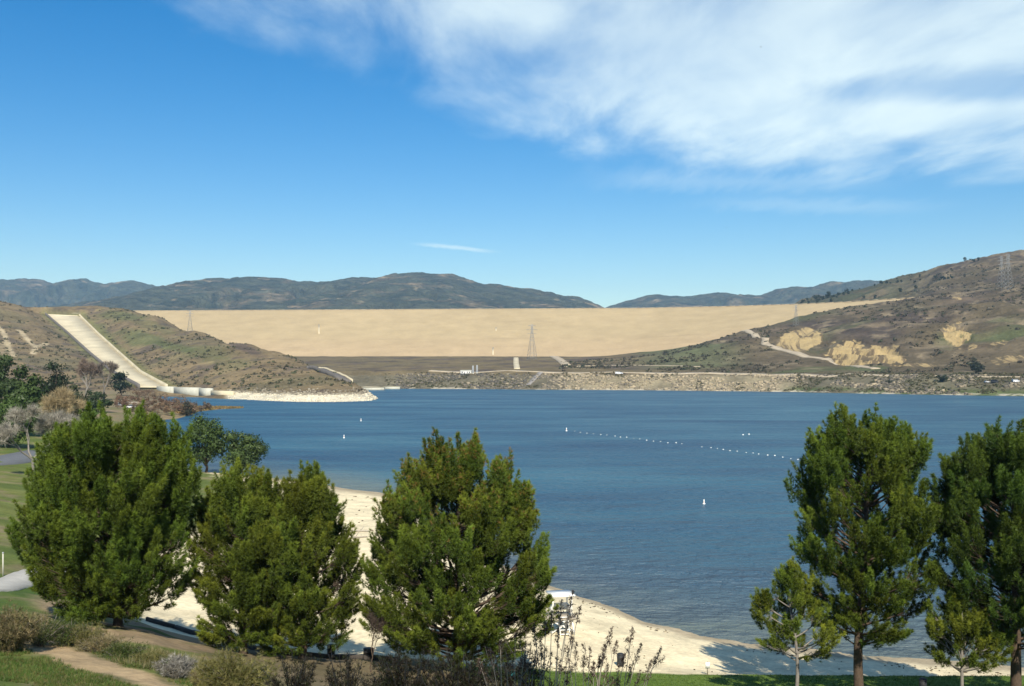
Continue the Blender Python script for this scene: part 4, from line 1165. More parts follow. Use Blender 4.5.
put_pine('small slender young pine with a crooked pale trunk left of the tall right pine', 796, 686, 566, 652, 49,
         [(652, 20), (640, 35), (622, 38), (600, 27), (582, 16), (566, 6)], 207, nl=22, npl=7, tops=((-0.1, 0, 1.06, 0.45),), trunk_r=0.085, clump=0.6, plume=(0.45, 0.85), dens=0.8, tint=(1.15, 1.08, 1), bend=0.16, barkmat='greybark', lean=(-0.3, 0))
put_pine('small young pine with two stems between the two tall right pines', 962, 684, 598, 662, 47.5,
         [(662, 24), (650, 36), (632, 36), (615, 25), (598, 8)], 208, nl=20, npl=7, tops=((-0.35, 0, 1.08, 0.45), (1.0, 0, 0.84, 0.4)), trunk_r=0.075, clump=0.6, plume=(0.45, 0.85), dens=0.8, tint=(1.12, 1.05, 1), barkmat='greybark')
# unseen pine added beside the camera to cast shade on the slope below
g = (5.2, -1.5, 18.2)
pine('pine_tree', 'added out-of-view pine that casts shade on the dark brush below the middle pine', g, 17.0, 4.5, [(0, 2.5), (0.15, 3.8), (0.4, 4.2), (0.7, 3.8), (0.9, 2.4), (1, 0.8)], 209, nl=60, npl=8, trunk_r=0.25, clump=1.2, plume=(0.8, 1.3))


def leafy(name, label, loc, H, W, seed, colr, cat='tree', trunk=0.35, group=None, nclump=26, leaf=0.5, per=46, trunk_r=None, parts=True, flat=1.0, bark='bark'):
    """broadleaf tree: trunk, limbs and clumps of leaf faces with gaps between"""
    global rng
    keep = rng; rng = np.random.default_rng(seed)
    root = thing(name, label, cat, loc, 0, group)
    tr = MB()
    r0 = trunk_r or H * 0.022
    tops = np.array((0, 0, H * max(trunk, 0.12)))
    tr.tube(np.array([(0, 0, -0.3), (0.02 * H, 0, tops[2] * 0.5), tops]), (r0 * 1.2, r0, r0 * 0.75), 7)
    pts, axs, cls = [], [], []
    zc = H * (trunk + (1 - trunk) * 0.48); rz = H * (1 - trunk) * 0.52
    for i in range(nclump):
        d = rng.normal(0, 1, 3); d /= np.linalg.norm(d)
        rr = rng.uniform(0.35, 0.86)
        c = np.array((d[0] * W / 2 * rr, d[1] * W / 2 * rr, zc + d[2] * rz * rr * flat))
        if i % 3 == 0 or nclump < 12:
            tr.tube(np.array([tops * rng.uniform(0.6, 1.0), (tops + c) / 2 + (0, 0, 0.04 * H), c]), (r0 * 0.5, r0 * 0.3, r0 * 0.1), 4, False)
        cr = rng.uniform(0.16, 0.28) * min(W, H) * (26 / nclump) ** 0.2
        n = per
        dd = rng.normal(0, 1, (n, 3)); dd /= np.linalg.norm(dd, axis=1, keepdims=True)
        pts.append(c + dd * cr * rng.uniform(0.35, 1.05, (n, 1)) * np.array((1, 1, 0.8)))
        axs.append(dd)
        cls.append(np.repeat((np.array(colr) * rng.uniform(0.75, 1.25))[None], n, 0) * rng.uniform(0.8, 1.2, (n, 1)))
    p = np.concatenate(pts); d = np.concatenate(axs); c = np.concatenate(cls); n = len(p)
    a = rng.normal(0, 1, (n, 3)); a = a - d * (a * d).sum(1, keepdims=True) * 0.6; a /= np.linalg.norm(a, axis=1, keepdims=True)
    b = np.cross(d, a); b /= np.linalg.norm(b, axis=1, keepdims=True)
    s = leaf * rng.uniform(0.6, 1.2, (n, 1))
    v = np.stack([p - a * s, p + b * s * 0.55, p + a * s, p - b * s * 0.55], 1).reshape(-1, 3)
    tr.build('trunk', M[bark], root, smooth=True)
    mesh_obj('crown', v, np.arange(n * 4).reshape(-1, 4), M['leaf'], root, cols=np.repeat(c, 4, 0))
    rng = keep
    return root


def bare(name, label, loc, H, W, seed, colr, bark='greybark', group=None, cat='bare tree', depth=5, thick=1.0, trunk=0.2, tw=1.0):
    """leafless tree: forked limbs and a crown of fine twigs"""
    global rng
    keep = rng; rng = np.random.default_rng(seed)
    root = thing(name, label, cat, loc, 0, group)
    tr = MB(); tips = []; tdir = []
    def grow(p, d, L, r, k):
        q = p + d * L
        m = (p + q) / 2 + rng.normal(0, 0.05 * L, 3)
        tr.tube(np.array([p, m, q]), (r, r * 0.85, r * 0.7), 6 if k > 2 else 3, False)
        if k <= 2:
            tips.append(q); tdir.append(d); tips.append(m); tdir.append(d)
        if k == 0: return
        for j in range(3 if rng.uniform() < 0.6 else 2):
            nd = d + rng.normal(0, 0.42, 3) * np.array((W / H * 1.4, W / H * 1.4, 0.6)) + np.array((0, 0, 0.12))
            grow(q, nd / np.linalg.norm(nd), L * rng.uniform(0.66, 0.86), r * 0.62, k - 1)
    L0 = H * trunk
    grow(np.array((0, 0, -0.2)), np.array((0.03, 0, 1.0)), L0, H * 0.020 * thick, depth)
    tp = np.array(tips); td = np.array(tdir)
    k = H / max(tp[:, 2].max(), 0.1) * 0.96
    for a_ in tr.v: a_ *= np.array((min(k, 1.3), min(k, 1.3), k))
    tp = tp * np.array((min(k, 1.3), min(k, 1.3), k))
    v, f, c = needles(tp, td, 9, H * 0.085, (H * 0.0016 + 0.004) * tw, np.repeat(np.array(colr)[None], len(tp), 0) * rng.uniform(0.75, 1.25, (len(tp), 1)), 0.75)
    tr.build('trunk', M[bark], root, smooth=True)
    mesh_obj('crown', v, f, M['twig'], root, cols=c)
    rng = keep
    return root


def on(px, ytop, D, T=None):
    """foot on the land at that distance, and the height that reaches picture row ytop"""
    g = (T or A).at(px, D)
    return g, Y2Z(D, ytop) - g[2]

DG = (0.048, 0.072, 0.024)
def put_leafy(px, ytop, D, wpx, seed, col, label, T=None, name='broadleaf_tree', **kw):
    g, h = on(px, ytop, D, T)
    return leafy(name, label, g, h, wpx / F * D, seed, col, **kw)
put_leafy(206, 415, 186, 54, 301, (0.062, 0.095, 0.028), 'dark leafy tree at the water behind the pines, taller of two', leaf=0.26, nclump=46, per=150, trunk=0.16)
put_leafy(242, 429, 186, 48, 302, (0.062, 0.092, 0.028), 'dark leafy tree at the water behind the pines, lower of two', leaf=0.26, nclump=40, per=150, trunk=0.14)
put_leafy(4, 352, 290, 46, 303, DG, 'tall dark evergreen rising at the left edge below the hill', leaf=0.55, nclump=36, trunk=0.1, per=150)
put_leafy(27, 374, 235, 52, 304, (0.055, 0.085, 0.024), 'dark green rounded tree left of the yellowish bare tree', leaf=0.45, nclump=36, trunk=0.08, per=150)
put_leafy(8, 398, 196, 62, 305, (0.065, 0.105, 0.026), 'broad mid green tree at left edge behind the grey bare tree', leaf=0.36, nclump=40, trunk=0.05, per=150)
put_leafy(54, 360, 345, 36, 306, (0.03, 0.042, 0.02), 'very dark tree at the foot of the left hill beside the spillway', leaf=0.5, nclump=30, trunk=0.06, per=110)
put_leafy(121, 371, 640, 22, 307, (0.022, 0.034, 0.018), 'small round dark tree at the foot of the spillway', leaf=0.9, nclump=22, trunk=0.12, per=40)
put_leafy(92, 404, 165, 26, 308, (0.06, 0.095, 0.025), 'fresh green tree rising behind the leftmost pine', leaf=0.28, nclump=26, trunk=0.1, per=120)
put_leafy(98, 388, 395, 32, 309, (0.04, 0.06, 0.024), 'low dark green tree beside the white van in the far park', leaf=0.45, nclump=24, trunk=0.04, per=90)
put_leafy(187, 400, 435, 14, 310, (0.045, 0.045, 0.03), 'dark bush at the end of the reed spit', name='waterside_bush', cat='bush', leaf=0.4, nclump=14, trunk=0.03, per=40)
put_leafy(75, 383, 300, 26, 311, (0.05, 0.06, 0.028), 'olive tree left of the low tree by the white van', leaf=0.5, nclump=22, trunk=0.1, per=40)
def put_bare(px, ytop, D, wpx, seed, col, label, T=None, **kw):
    g, h = on(px, ytop, D, T)
    return bare('bare_tree', label, g, h, wpx / F * D, seed, col, **kw)
put_bare(62, 388, 178, 62, 321, (0.32, 0.25, 0.14), 'broad yellowish bare tree left behind the leftmost pine', bark='palebark', depth=6, trunk=0.17)
put_bare(32, 404, 146, 46, 322, (0.30, 0.275, 0.225), 'pale grey bare tree standing by the asphalt lane at left', depth=6, trunk=0.2)
put_bare(52, 410, 150, 40, 323, (0.20, 0.188, 0.155), 'grey bare tree between the pale one and the leftmost pine', depth=6, trunk=0.2)
put_bare(86, 358, 520, 26, 324, (0.17, 0.125, 0.095), 'brownish bare tree beside the spillway, left of two', depth=5, tw=2.2)
put_bare(104, 361, 540, 24, 325, (0.19, 0.155, 0.125), 'greyish bare tree beside the spillway, right of two', depth=5, tw=2.2)
reds = [(138, 386, 560, 34), (152, 391, 500, 34), (146, 397, 450, 34), (163, 396, 470, 34), (176, 395, 480, 30), (184, 399, 450, 30), (128, 393, 480, 34), (196, 401, 470, 22), (157, 402, 415, 34), (172, 403, 430, 30), (140, 404, 405, 30), (186, 405, 440, 20), (120, 398, 440, 28), (205, 402, 500, 14)]
for i, (px, yt, D, w) in enumerate(reds):
    g, h = on(px, yt, D)
    leafy('dry_shrub', 'reddish brown dry shrub on the shore by the foot of the spillway', g, h, w / F * D * 1.15, 330 + i, [(0.17, 0.105, 0.068), (0.145, 0.108, 0.075), (0.20, 0.135, 0.08)][i % 3], cat='shrub', trunk=0.05, group='dry shrubs by the foot of the spillway', leaf=0.32, nclump=18, per=60, bark='greybark')

# trees on the ridge beyond the dam and bushes on the far shore
protos = [leafy('ridge_tree', 'small dark tree on the ridge right of the dam', B.at(815 + 7 * i, 2180), h, w, 340 + i, (0.028, 0.038, 0.02), group='trees on the ridge right of the dam', leaf=1.1, nclump=14, trunk=0.12, per=26) for i, (h, w) in enumerate(((15, 12), (11, 13), (18, 11)))]
rr = random.Random(5)
for i in range(80):
    px = 792 + 190 * rr.random() ** 1.6; D = rr.uniform(1850, 2120) if px > 860 else rr.uniform(2050, 2230)
    s = rr.uniform(0.25, 0.7)
    dup(protos[i % 3], B.at(px, D) - np.array((0, 0, 0.4)), rr.uniform(0, 6), s)
put_leafy(948, 276, 1830, 20, 350, (0.026, 0.036, 0.02), 'largest dark tree clump on the right ridge left of the pylons', B, leaf=1.4, nclump=22, trunk=0.1, per=40)
put_leafy(976, 362, 850, 17, 351, (0.028, 0.034, 0.022), 'dark round tree beside the parked vehicles on the far right shore', B, leaf=0.8, nclump=20, trunk=0.15, per=40)
put_leafy(943, 374, 835, 16, 352, (0.035, 0.045, 0.024), 'dark bush on the far right bank at the waterside', B, name='waterside_bush', cat='bush', leaf=0.7, nclump=16, trunk=0.05, per=40)
put_leafy(974, 357.5, 900, 10, 353, (0.06, 0.06, 0.035), 'small olive tree behind the dark round tree on the far right shore', B, leaf=0.7, nclump=16, trunk=0.1, per=34)
put_leafy(890, 380, 862, 10, 354, (0.05, 0.055, 0.03), 'small grey green bush low on the far right bank', B, name='waterside_bush', cat='bush', leaf=0.6, nclump=14, trunk=0.04, per=34)

# ------------------------------------------------------------------ foreground shrubs and grass
def shrub(name, label, loc, H, W, seed, cols, n=900, ln=0.14, wd=0.008, stems=26, flower=None, stiff=1.0, group=None, cat='shrub', bark='greybark', per=8):
    """many stems from one root, tufts of narrow leaves along them"""
    global rng
    keep = rng; rng = np.random.default_rng(seed)
    root = thing(name, label, cat, loc, 0, group)
    st = MB(); tp, ta, tk = [], [], []
    for i in range(stems):
        az = rng.uniform(0, 6.28); rr = W / 2 * math.sqrt(rng.uniform(0.02, 1))
        h = H * rng.uniform(0.55, 1.0) * (1 - 0.35 * (2 * rr / W) ** 2)
        tip = np.array((math.cos(az) * rr, math.sin(az) * rr, h))
        mid = tip * np.array((0.45, 0.45, 0.55)) + rng.normal(0, 0.04 * W, 3)
        s = np.linspace(0, 1, 6)[:, None]
        c = 2 * mid * s * (1 - s) + tip * s ** 2; c[0, 2] -= 0.08
        st.tube(c, np.linspace(0.012, 0.004, 6) * (0.6 + 0.4 * H), 4, False)
        k = max(2, n // stems)
        u = rng.uniform(0.2 if flower is None else 0.72, 1.0, k)[:, None]
        q = 2 * mid * u * (1 - u) + tip * u ** 2
        tp.append(q + rng.normal(0, 0.05 * W * stiff if flower is None else 0.02, (k, 3))); d = tip - mid; d /= np.linalg.norm(d)
        ta.append(np.repeat(d[None], k, 0)); tk.append(rng.integers(0, len(cols), k))
    tp, ta, tk = np.concatenate(tp), np.concatenate(ta), np.concatenate(tk)
    tp[:, 2] = np.maximum(tp[:, 2], 0.02)
    v, f, c = needles(tp, ta, per, ln, wd, np.array(cols)[tk] * rng.uniform(0.75, 1.25, (len(tp), 1)), 0.9)
    st.build('stems', M[bark], root)
    mesh_obj('foliage' if flower is None else 'flower_heads', v, f, M['leaf'] if flower is None else M['twig'], root, cols=c)
    rng = keep
    return root

OL = [(0.17, 0.155, 0.05), (0.21, 0.19, 0.075), (0.11, 0.115, 0.035)]
GN = [(0.07, 0.10, 0.028), (0.10, 0.115, 0.035), (0.05, 0.075, 0.022)]
TN = [(0.25, 0.20, 0.10), (0.19, 0.155, 0.08), (0.13, 0.12, 0.05)]
GY = [(0.24, 0.225, 0.19), (0.17, 0.155, 0.125), (0.31, 0.295, 0.26)]
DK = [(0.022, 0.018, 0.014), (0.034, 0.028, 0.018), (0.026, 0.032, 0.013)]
def put_shrub(px, ytop, D, wpx, seed, cols, label, name='shrub', **kw):
    g, h = on(px, ytop, D)
    return shrub(name, label, g, h, wpx / F * D, seed, cols, **kw)
put_shrub(234, 650, 28.5, 84, 401, OL, 'yellow green rounded bush at the bottom left of the middle', n=4200, stems=70, ln=0.13, wd=0.007)
put_shrub(10, 603, 34.0, 60, 402, TN, 'tan and olive dry bush at the left edge above the trail', n=2400, stems=50, ln=0.15, wd=0.008)
put_shrub(176, 655, 32.0, 44, 403, GY, 'silvery grey dry brush pile beside the trail', n=900, stems=60, ln=0.16, wd=0.006)
spots = [(40, 611, 36, 54, GN, 'green bush right of the tan bush at left edge'), (66, 618, 36.5, 50, GN, 'green bush with sparse top before the bare dirt bank'), (88, 622, 36.5, 40, OL, 'olive bush on the bank under the leftmost pine'), (100, 634, 35.5, 46, TN, 'dry tan bush in the middle of the bank above the trail'), (124, 643, 35, 46, GN, 'green bush on the bank left of the grey brush'), (148, 653, 34, 36, OL, 'small olive bush just left of the silvery brush'), (205, 668, 31, 34, TN, 'low tan bush between silvery brush and yellow bush')]
for i, (px, yt, D, w, cs, lab) in enumerate(spots):
    put_shrub(px, yt, D, w, 410 + i, cs, lab, n=1000, stems=52, ln=0.12, wd=0.0055)
# dark twiggy brush below the middle pine
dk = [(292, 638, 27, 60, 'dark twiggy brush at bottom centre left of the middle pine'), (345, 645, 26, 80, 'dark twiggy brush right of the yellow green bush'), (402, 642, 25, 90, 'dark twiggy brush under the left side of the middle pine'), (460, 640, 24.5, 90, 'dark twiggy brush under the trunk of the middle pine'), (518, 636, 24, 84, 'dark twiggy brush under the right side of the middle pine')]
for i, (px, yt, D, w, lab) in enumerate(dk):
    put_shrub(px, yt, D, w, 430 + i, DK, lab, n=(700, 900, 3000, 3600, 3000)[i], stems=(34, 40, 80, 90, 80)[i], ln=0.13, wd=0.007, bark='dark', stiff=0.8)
# dried flower stalks close to the look-out
def stalks(label, root_px, D, tips, seed):
    global rng
    keep = rng; rng = np.random.default_rng(seed)
    g = A.at(root_px, D); root = thing('dried_flower_shrub', label, 'shrub', g)
    st = MB(); hp, ha, hc = [], [], []
    def head(p, d, L, n):
        u = rng.uniform(0, 1, n)
        hp.append(p - d * (u * L)[:, None] + rng.normal(0, 0.016, (n, 3)) * (0.5 + 0.9 * u)[:, None]); ha.append(np.repeat(d[None], n, 0))
        hc.append(np.array([(0.075, 0.048, 0.042), (0.12, 0.080, 0.062), (0.045, 0.032, 0.026), (0.15, 0.11, 0.075)])[rng.integers(0, 4, n)])
    for (px, py) in tips:
        Dt = D + rng.uniform(-0.5, 0.5)
        tip = P(px, py, Dt) - g
        b0 = np.array((rng.normal(0, 0.10), rng.normal(0, 0.12), -0.08))
        mid = b0 + (tip - b0) * 0.5 + np.array((-0.16 * tip[0], 0, 0.10 * tip[2])) + rng.normal(0, 0.03, 3)
        t = np.linspace(0, 1, 9)[:, None]
        c = b0 * (1 - t) ** 2 + 2 * mid * t * (1 - t) + tip * t ** 2
        st.tube(c, np.linspace(0.008, 0.0035, 9), 4, False)
        d = c[-1] - c[-3]; d /= np.linalg.norm(d)
        head(c[-1], d, rng.uniform(0.16, 0.30), 46)
        for k in range(rng.integers(2, 5)):
            j = rng.integers(4, 8); dd = c[j] - c[j - 1]; dd /= np.linalg.norm(dd)
            dd = dd + rng.normal(0, 0.45, 3); dd /= np.linalg.norm(dd); L = rng.uniform(0.14, 0.32)
            e = c[j] + dd * L
            st.tube(np.array([c[j], (c[j] + e) / 2 + rng.normal(0, 0.012, 3), e]), (0.004, 0.003, 0.0025), 3, False)
            head(e, dd, rng.uniform(0.06, 0.14), 17)
    v, f, c = needles(np.concatenate(hp), np.concatenate(ha), 5, 0.030, 0.0035, np.concatenate(hc), 1.0)
    st.build('stems', M['timber'], root)
    mesh_obj('flower_heads', v, f, M['twig'], root, cols=c)
    rng = keep
stalks('tall dried flower stalks in front of the lifeguard tower', 545, 12.6, [(573, 591), (562, 600), (552, 612), (569, 612), (580, 607), (546, 622), (534, 630), (558, 630), (572, 632), (541, 640)], 441)
stalks('dried flower stalks leaning right over the sand, between the tallest and the rightmost', 582, 12.2, [(590, 647), (605, 645), (612, 628), (600, 656), (576, 644), (567, 652), (594, 662), (617, 641), (584, 656), (608, 664)], 442)
stalks('dried flower stalks reaching farthest right toward the lawn', 606, 12.4, [(633, 628), (661, 648), (641, 644), (651, 661), (625, 654), (631, 668), (619, 664), (640, 672)], 443)
stalks('dried flower stalks at the foot of the middle pine', 515, 12.8, [(500, 640), (515, 634), (526, 644), (536, 651), (508, 655), (490, 650), (520, 660), (478, 658), (545, 658), (531, 664)], 444)
g, h = on(372, 613, 47)
bare('bare_sapling', 'thin leafless sapling in front of the bright sand left of the middle pine', g, h, 1.1, 450, (0.06, 0.045, 0.035), 'bark', None, 'sapling', 4, 0.55, 0.3)

def grass(name, px0, px1, D0, D1, n, label, cols, ln=0.16, cond=None):
    px = rng.uniform(px0, px1, n); D = rng.uniform(D0, D1, n); x = (px - 512) / F * D
    ok = seg_dist(x, D, trail) > 0.75 + rng.uniform(0, 0.5, n)
    if cond is not None: ok &= cond(px, D, x)
    x, D = x[ok], D[ok]
    p = np.stack([x, D, A.h(x, D) - 0.02], -1)
    up = np.repeat(np.array([(0, 0, 1.0)]), len(p), 0)
    v, f, c = needles(p, up, 6, ln, 0.007, np.array(cols)[rng.integers(0, len(cols), len(p))] * rng.uniform(0.7, 1.3, (len(p), 1)), 0.6)
    v[:, 2] = np.maximum(v[:, 2], np.repeat(p[:, 2], 18))
    o = mesh_obj(name, v, f, M['leaf'], cols=c)
    tag(o, label, 'grass', kind='stuff')
grass('grass', -90, 230, 26, 37.5, 26000, 'green grass on the slope along the dirt trail at bottom left', [(0.06, 0.11, 0.022), (0.09, 0.135, 0.03), (0.14, 0.13, 0.045)], 0.13, lambda px, D, x: fbm(x, D, 2.0, 3, 131) > 0.36)
grass('lawn_grass', 470, 1080, 50, 58.3, 20000, 'short green lawn between the slope and the sand at right', [(0.10, 0.17, 0.03), (0.14, 0.20, 0.04), (0.07, 0.12, 0.025)], 0.09)

grass('weeds', 0, 250, 31.5, 39.5, 5200, 'dry and green weeds growing between the trail and the bare bank', [(0.24, 0.20, 0.10), (0.17, 0.155, 0.06), (0.08, 0.105, 0.03), (0.30, 0.26, 0.15)], 0.30, lambda px, D, x: (seg_dist(x, D, trail) < 5.5) & (D > np.interp(px, [0, 250], [35, 31])) & (fbm(x, D, 1.4, 3, 133) > 0.46))
p, q = scatter(A, 330, 1060, 60, 175, 30000)
ok = (fbm(p[:, 0], p[:, 1], 4, 3, 141) > 0.5) & (((p[:, 2] > 0.28) & (p[:, 2] < 0.48)) | ((p[:, 2] > 0.5) & (p[:, 2] < 2.2) & (rng.uniform(0, 1, len(p)) < 0.05)))
p = p[ok][:700]
rocks('debris', p, rng.uniform(0.03, 0.16, len(p)) * np.clip(p[:, 1] / 90, 0.7, 1.6), np.array([(0.10, 0.075, 0.05), (0.22, 0.17, 0.11), (0.06, 0.05, 0.03)])[rng.integers(0, 3, len(p))], 'scraps of weed and driftwood washed along the waterline of the beach')

# ------------------------------------------------------------------ things on the beach
def tower():
    g = A.at(560, 68.5); g = np.array(g)
    root = thing('lifeguard_tower', 'white wooden lifeguard tower on cross braced legs on the beach', 'lifeguard tower', g, R(12))
    w, d, h1 = 1.5, 1.4, 1.02
    for sx in (-1, 1):
        for sy in (-1, 1):
            m = MB(); m.tube(np.array([(sx * w * 0.55, sy * d * 0.55, -0.2), (sx * w * 0.45, sy * d * 0.45, h1)]), 0.06, 4); m.build('leg', M['white'], root)
    for sy in (-1, 1):
        m = MB()
        m.tube(np.array([(-w * 0.53, sy * d * 0.56, 0.15), (w * 0.46, sy * d * 0.47, h1 - 0.1)]), 0.05, 4)
        m.tube(np.array([(w * 0.53, sy * d * 0.58, 0.15), (-w * 0.46, sy * d * 0.49, h1 - 0.1)]), 0.05, 4)
        m.build('cross_brace', M['white'], root)
    for sx in (-1, 1):
        m = MB()
        m.tube(np.array([(sx * w * 0.57, -d * 0.5, 0.15), (sx * w * 0.5, d * 0.45, h1 - 0.1)]), 0.05, 4)
        m.tube(np.array([(sx * w * 0.57, d * 0.5, 0.17), (sx * w * 0.5, -d * 0.45, h1 - 0.1)]), 0.05, 4)
        m.build('cross_brace', M['white'], root)
    m = MB(); m.box((0, 0, h1 + 0.06), (w + 0.5, d + 0.5, 0.12)); m.build('deck', M['timber'], root)
    cab = MB()
    cab.box((0, d * 0.42, h1 + 0.6), (w * 0.8, 0.05, 0.5)); cab.box((-w * 0.42, 0, h1 + 0.6), (0.05, d * 0.7, 0.5)); cab.box((w * 0.42, 0, h1 + 0.6), (0.05, d * 0.7, 0.5))
    cab.build('cabin_wall', M['white'], root)
    for sx in (-1, 1):
        for sy in (-1, 1):
            m = MB(); m.box((sx * w * 0.44, sy * d * 0.44, h1 + 0.85), (0.08, 0.08, 1.5)); m.build('post', M['white'], root)
    m = MB(); m.box((0, -0.1, h1 + 1.62), (w + 0.15, d + 0.3, 0.12)); m.build('roof', M['white'], root)
    m = MB()
    for k in range(5): m.box((0.0, -d * 0.5 - 0.25 - 0.10 * (4 - k), 0.2 + 0.26 * k), (0.6, 0.16, 0.04))
    m.tube(np.array([(-0.32, -d * 0.5 - 0.75, -0.05), (-0.32, -d * 0.5 - 0.2, h1 + 0.1)]), 0.035, 4); m.tube(np.array([(0.32, -d * 0.5 - 0.75, -0.05), (0.32, -d * 0.5 - 0.2, h1 + 0.1)]), 0.035, 4)
    m.build('ladder', M['white'], root)
tower()


def barrel(px, D, h, w, label, m='dark'):
    g = A.at(px, D)
    root = thing('trash_barrel', label, 'trash barrel', g)
    b = MB(); r = w / 2
    b.lathe([(0.0, 0.0), (r * 0.92, 0.0), (r, 0.06 * h), (r, 0.31 * h), (r * 1.06, 0.34 * h), (r, 0.37 * h), (r, 0.62 * h), (r * 1.06, 0.65 * h), (r, 0.68 * h), (r, 0.9 * h), (0, 0.9 * h)])
    b.build('drum', M[m], root, smooth=False)
    b = MB(); b.lathe([(r * 1.08, 0.9 * h), (r * 1.08, 0.94 * h), (r * 0.7, h), (0.0, h)]); b.build('lid', M['dark'], root)
barrel(620.5, 60, 0.78, 0.42, 'dark trash barrel standing on the sand edge right of the dried stalks')
barrel(331, 52.5, 0.72, 0.40, 'dark trash barrel behind the kerb under the pointed pine left of the middle one')
barrel(368.5, 52.0, 0.60, 0.52, 'squat dark trash barrel at the kerb beside the thin sapling')
barrel(923, 50.0, 0.95, 0.36, 'dark trash barrel on the lawn under the tall right pines')
barrel(511, 52, 0.7, 0.42, 'teal trash barrel half hidden in brush right of the middle pine', 'teal')
barrel(868, 49.6, 0.55, 0.36, 'small teal trash barrel at the foot of the tall open pine', 'teal')


def sign():
    g = A.at(707.5, 58.8)
    root = thing('beach_sign', 'small white blank sign board on a post at the edge of the sand', 'sign', g)
    m = MB(); m.box((0, 0, 0.35), (0.06, 0.06, 0.8)); m.build('post', M['timber'], root)
    m = MB(); m.box((0, -0.055, 0.55), (0.26, 0.03, 0.36)); m.build('board', M['white'], root)
    g = A.at(3, 62)
    root = thing('park_post', 'thin pale post in the grass at the left edge', 'post', g)
    m = MB(); m.tube(np.array([(0, 0, -0.1), (0, 0, 1.4)]), 0.045, 8); m.build('shaft', M['whitecon'], root)
    m = MB(); m.lathe([(0.06, 1.4), (0.06, 1.46), (0.0, 1.5)], n=10); m.build('cap', M['steel'], root)
sign()
for i, (px, D, L, rz, lab) in enumerate(((352, 108, 3.4, 0.35, 'long pale driftwood log on the far sand left of the middle pine'), (357, 113, 2.8, -0.1, 'shorter pale driftwood log just behind the long log'))):
    g = A.at(px, D)
    m = MB(); s = np.linspace(-0.5, 0.5, 7)
    m.tube(np.column_stack([s * L, np.sin(s * 5) * 0.12, 0.12 + 0 * s]), 0.15 - 0.10 * (s + 0.5) + 0.02, 7)
    m.tube(np.array([(0.1 * L, 0, 0.14), (0.2 * L, 0.35, 0.4), (0.25 * L, 0.5, 0.62)]), (0.06, 0.045, 0.02), 5)
    o = m.build('driftwood_log', M['timber'], loc=g); o.rotation_euler = (0, 0, rz)
    tag(o, lab, 'log')

# ------------------------------------------------------------------ buoys
def buoy(px, py, label, s=1.0):
    D = F * CZ / (py - HZ)
    root = thing('marker_buoy', label, 'buoy', ((px - 512) / F * D, D, 0))
    m = MB(); m.lathe([(0, -0.25), (0.30 * s, -0.2), (0.32 * s, 0.12), (0.14 * s, 0.2 * s), (0.13 * s, 0.95 * s), (0.10 * s, 1.1 * s), (0, 1.12 * s)], n=12); m.build('hull', M['white'], root, smooth=True)
    m = MB(); m.lathe([(0.142 * s, 0.42 * s), (0.142 * s, 0.56 * s)], n=12); m.build('band', M['orange'], root)
buoy(704, 504, 'white marker buoy alone in open water left of the tall right pine', 0.62)
buoy(566.5, 431, 'white marker buoy at the left end of the float line', 1.0)
buoy(344, 438, 'white marker buoy off the left beach above the pointed pine', 0.85)
buoy(361, 421, 'distant white marker buoy in the water below the rocky point', 0.9)
fm = MB(); fm.lathe([(0, -0.2), (0.24, -0.14), (0.34, 0.06), (0.26, 0.26), (0.0, 0.34)], n=10)
proto = None
line = [(571, 431), (600, 434.5), (640, 439.5), (682, 445)]
fl_pts = [(np.interp(t, [0, 0.28, 0.64, 1], [575, 604, 642, 683]), np.interp(t, [0, 0.28, 0.64, 1], [431.3, 435, 439.5, 444.2])) for t in np.linspace(0, 1, 17)]
fl_pts += [(np.interp(t, [0, 0.5, 1], [703, 752, 806]), np.interp(t, [0, 0.5, 1], [447, 453, 460.5])) for t in np.linspace(0, 1, 15)]
rr = random.Random(9)
for i, (px, py) in enumerate(fl_pts):
    py += rr.uniform(-0.5, 0.5); px += rr.uniform(-1.2, 1.2)
    D = F * CZ / (py - HZ); lo = ((px - 512) / F * D, D, 0.0)
    if proto is None:
        proto = fm.build('line_float', M['white'], smooth=True, loc=lo)
        tag(proto, 'small white float in the dotted line across the lake', 'float', 'white floats in a line across the lake')
        o = proto
    else:
        o = dup(proto, lo)
    s = rr.uniform(0.38, 0.62); o.scale = (s, s, s)
for px, py in ((743, 435), (749, 434.5)):
    D = F * CZ / (py - HZ); o = dup(proto, ((px - 512) / F * D, D, 0.0), label='faint white float adrift above the dotted line', group='stray floats')
    o.scale = (0.8, 0.8, 0.8)

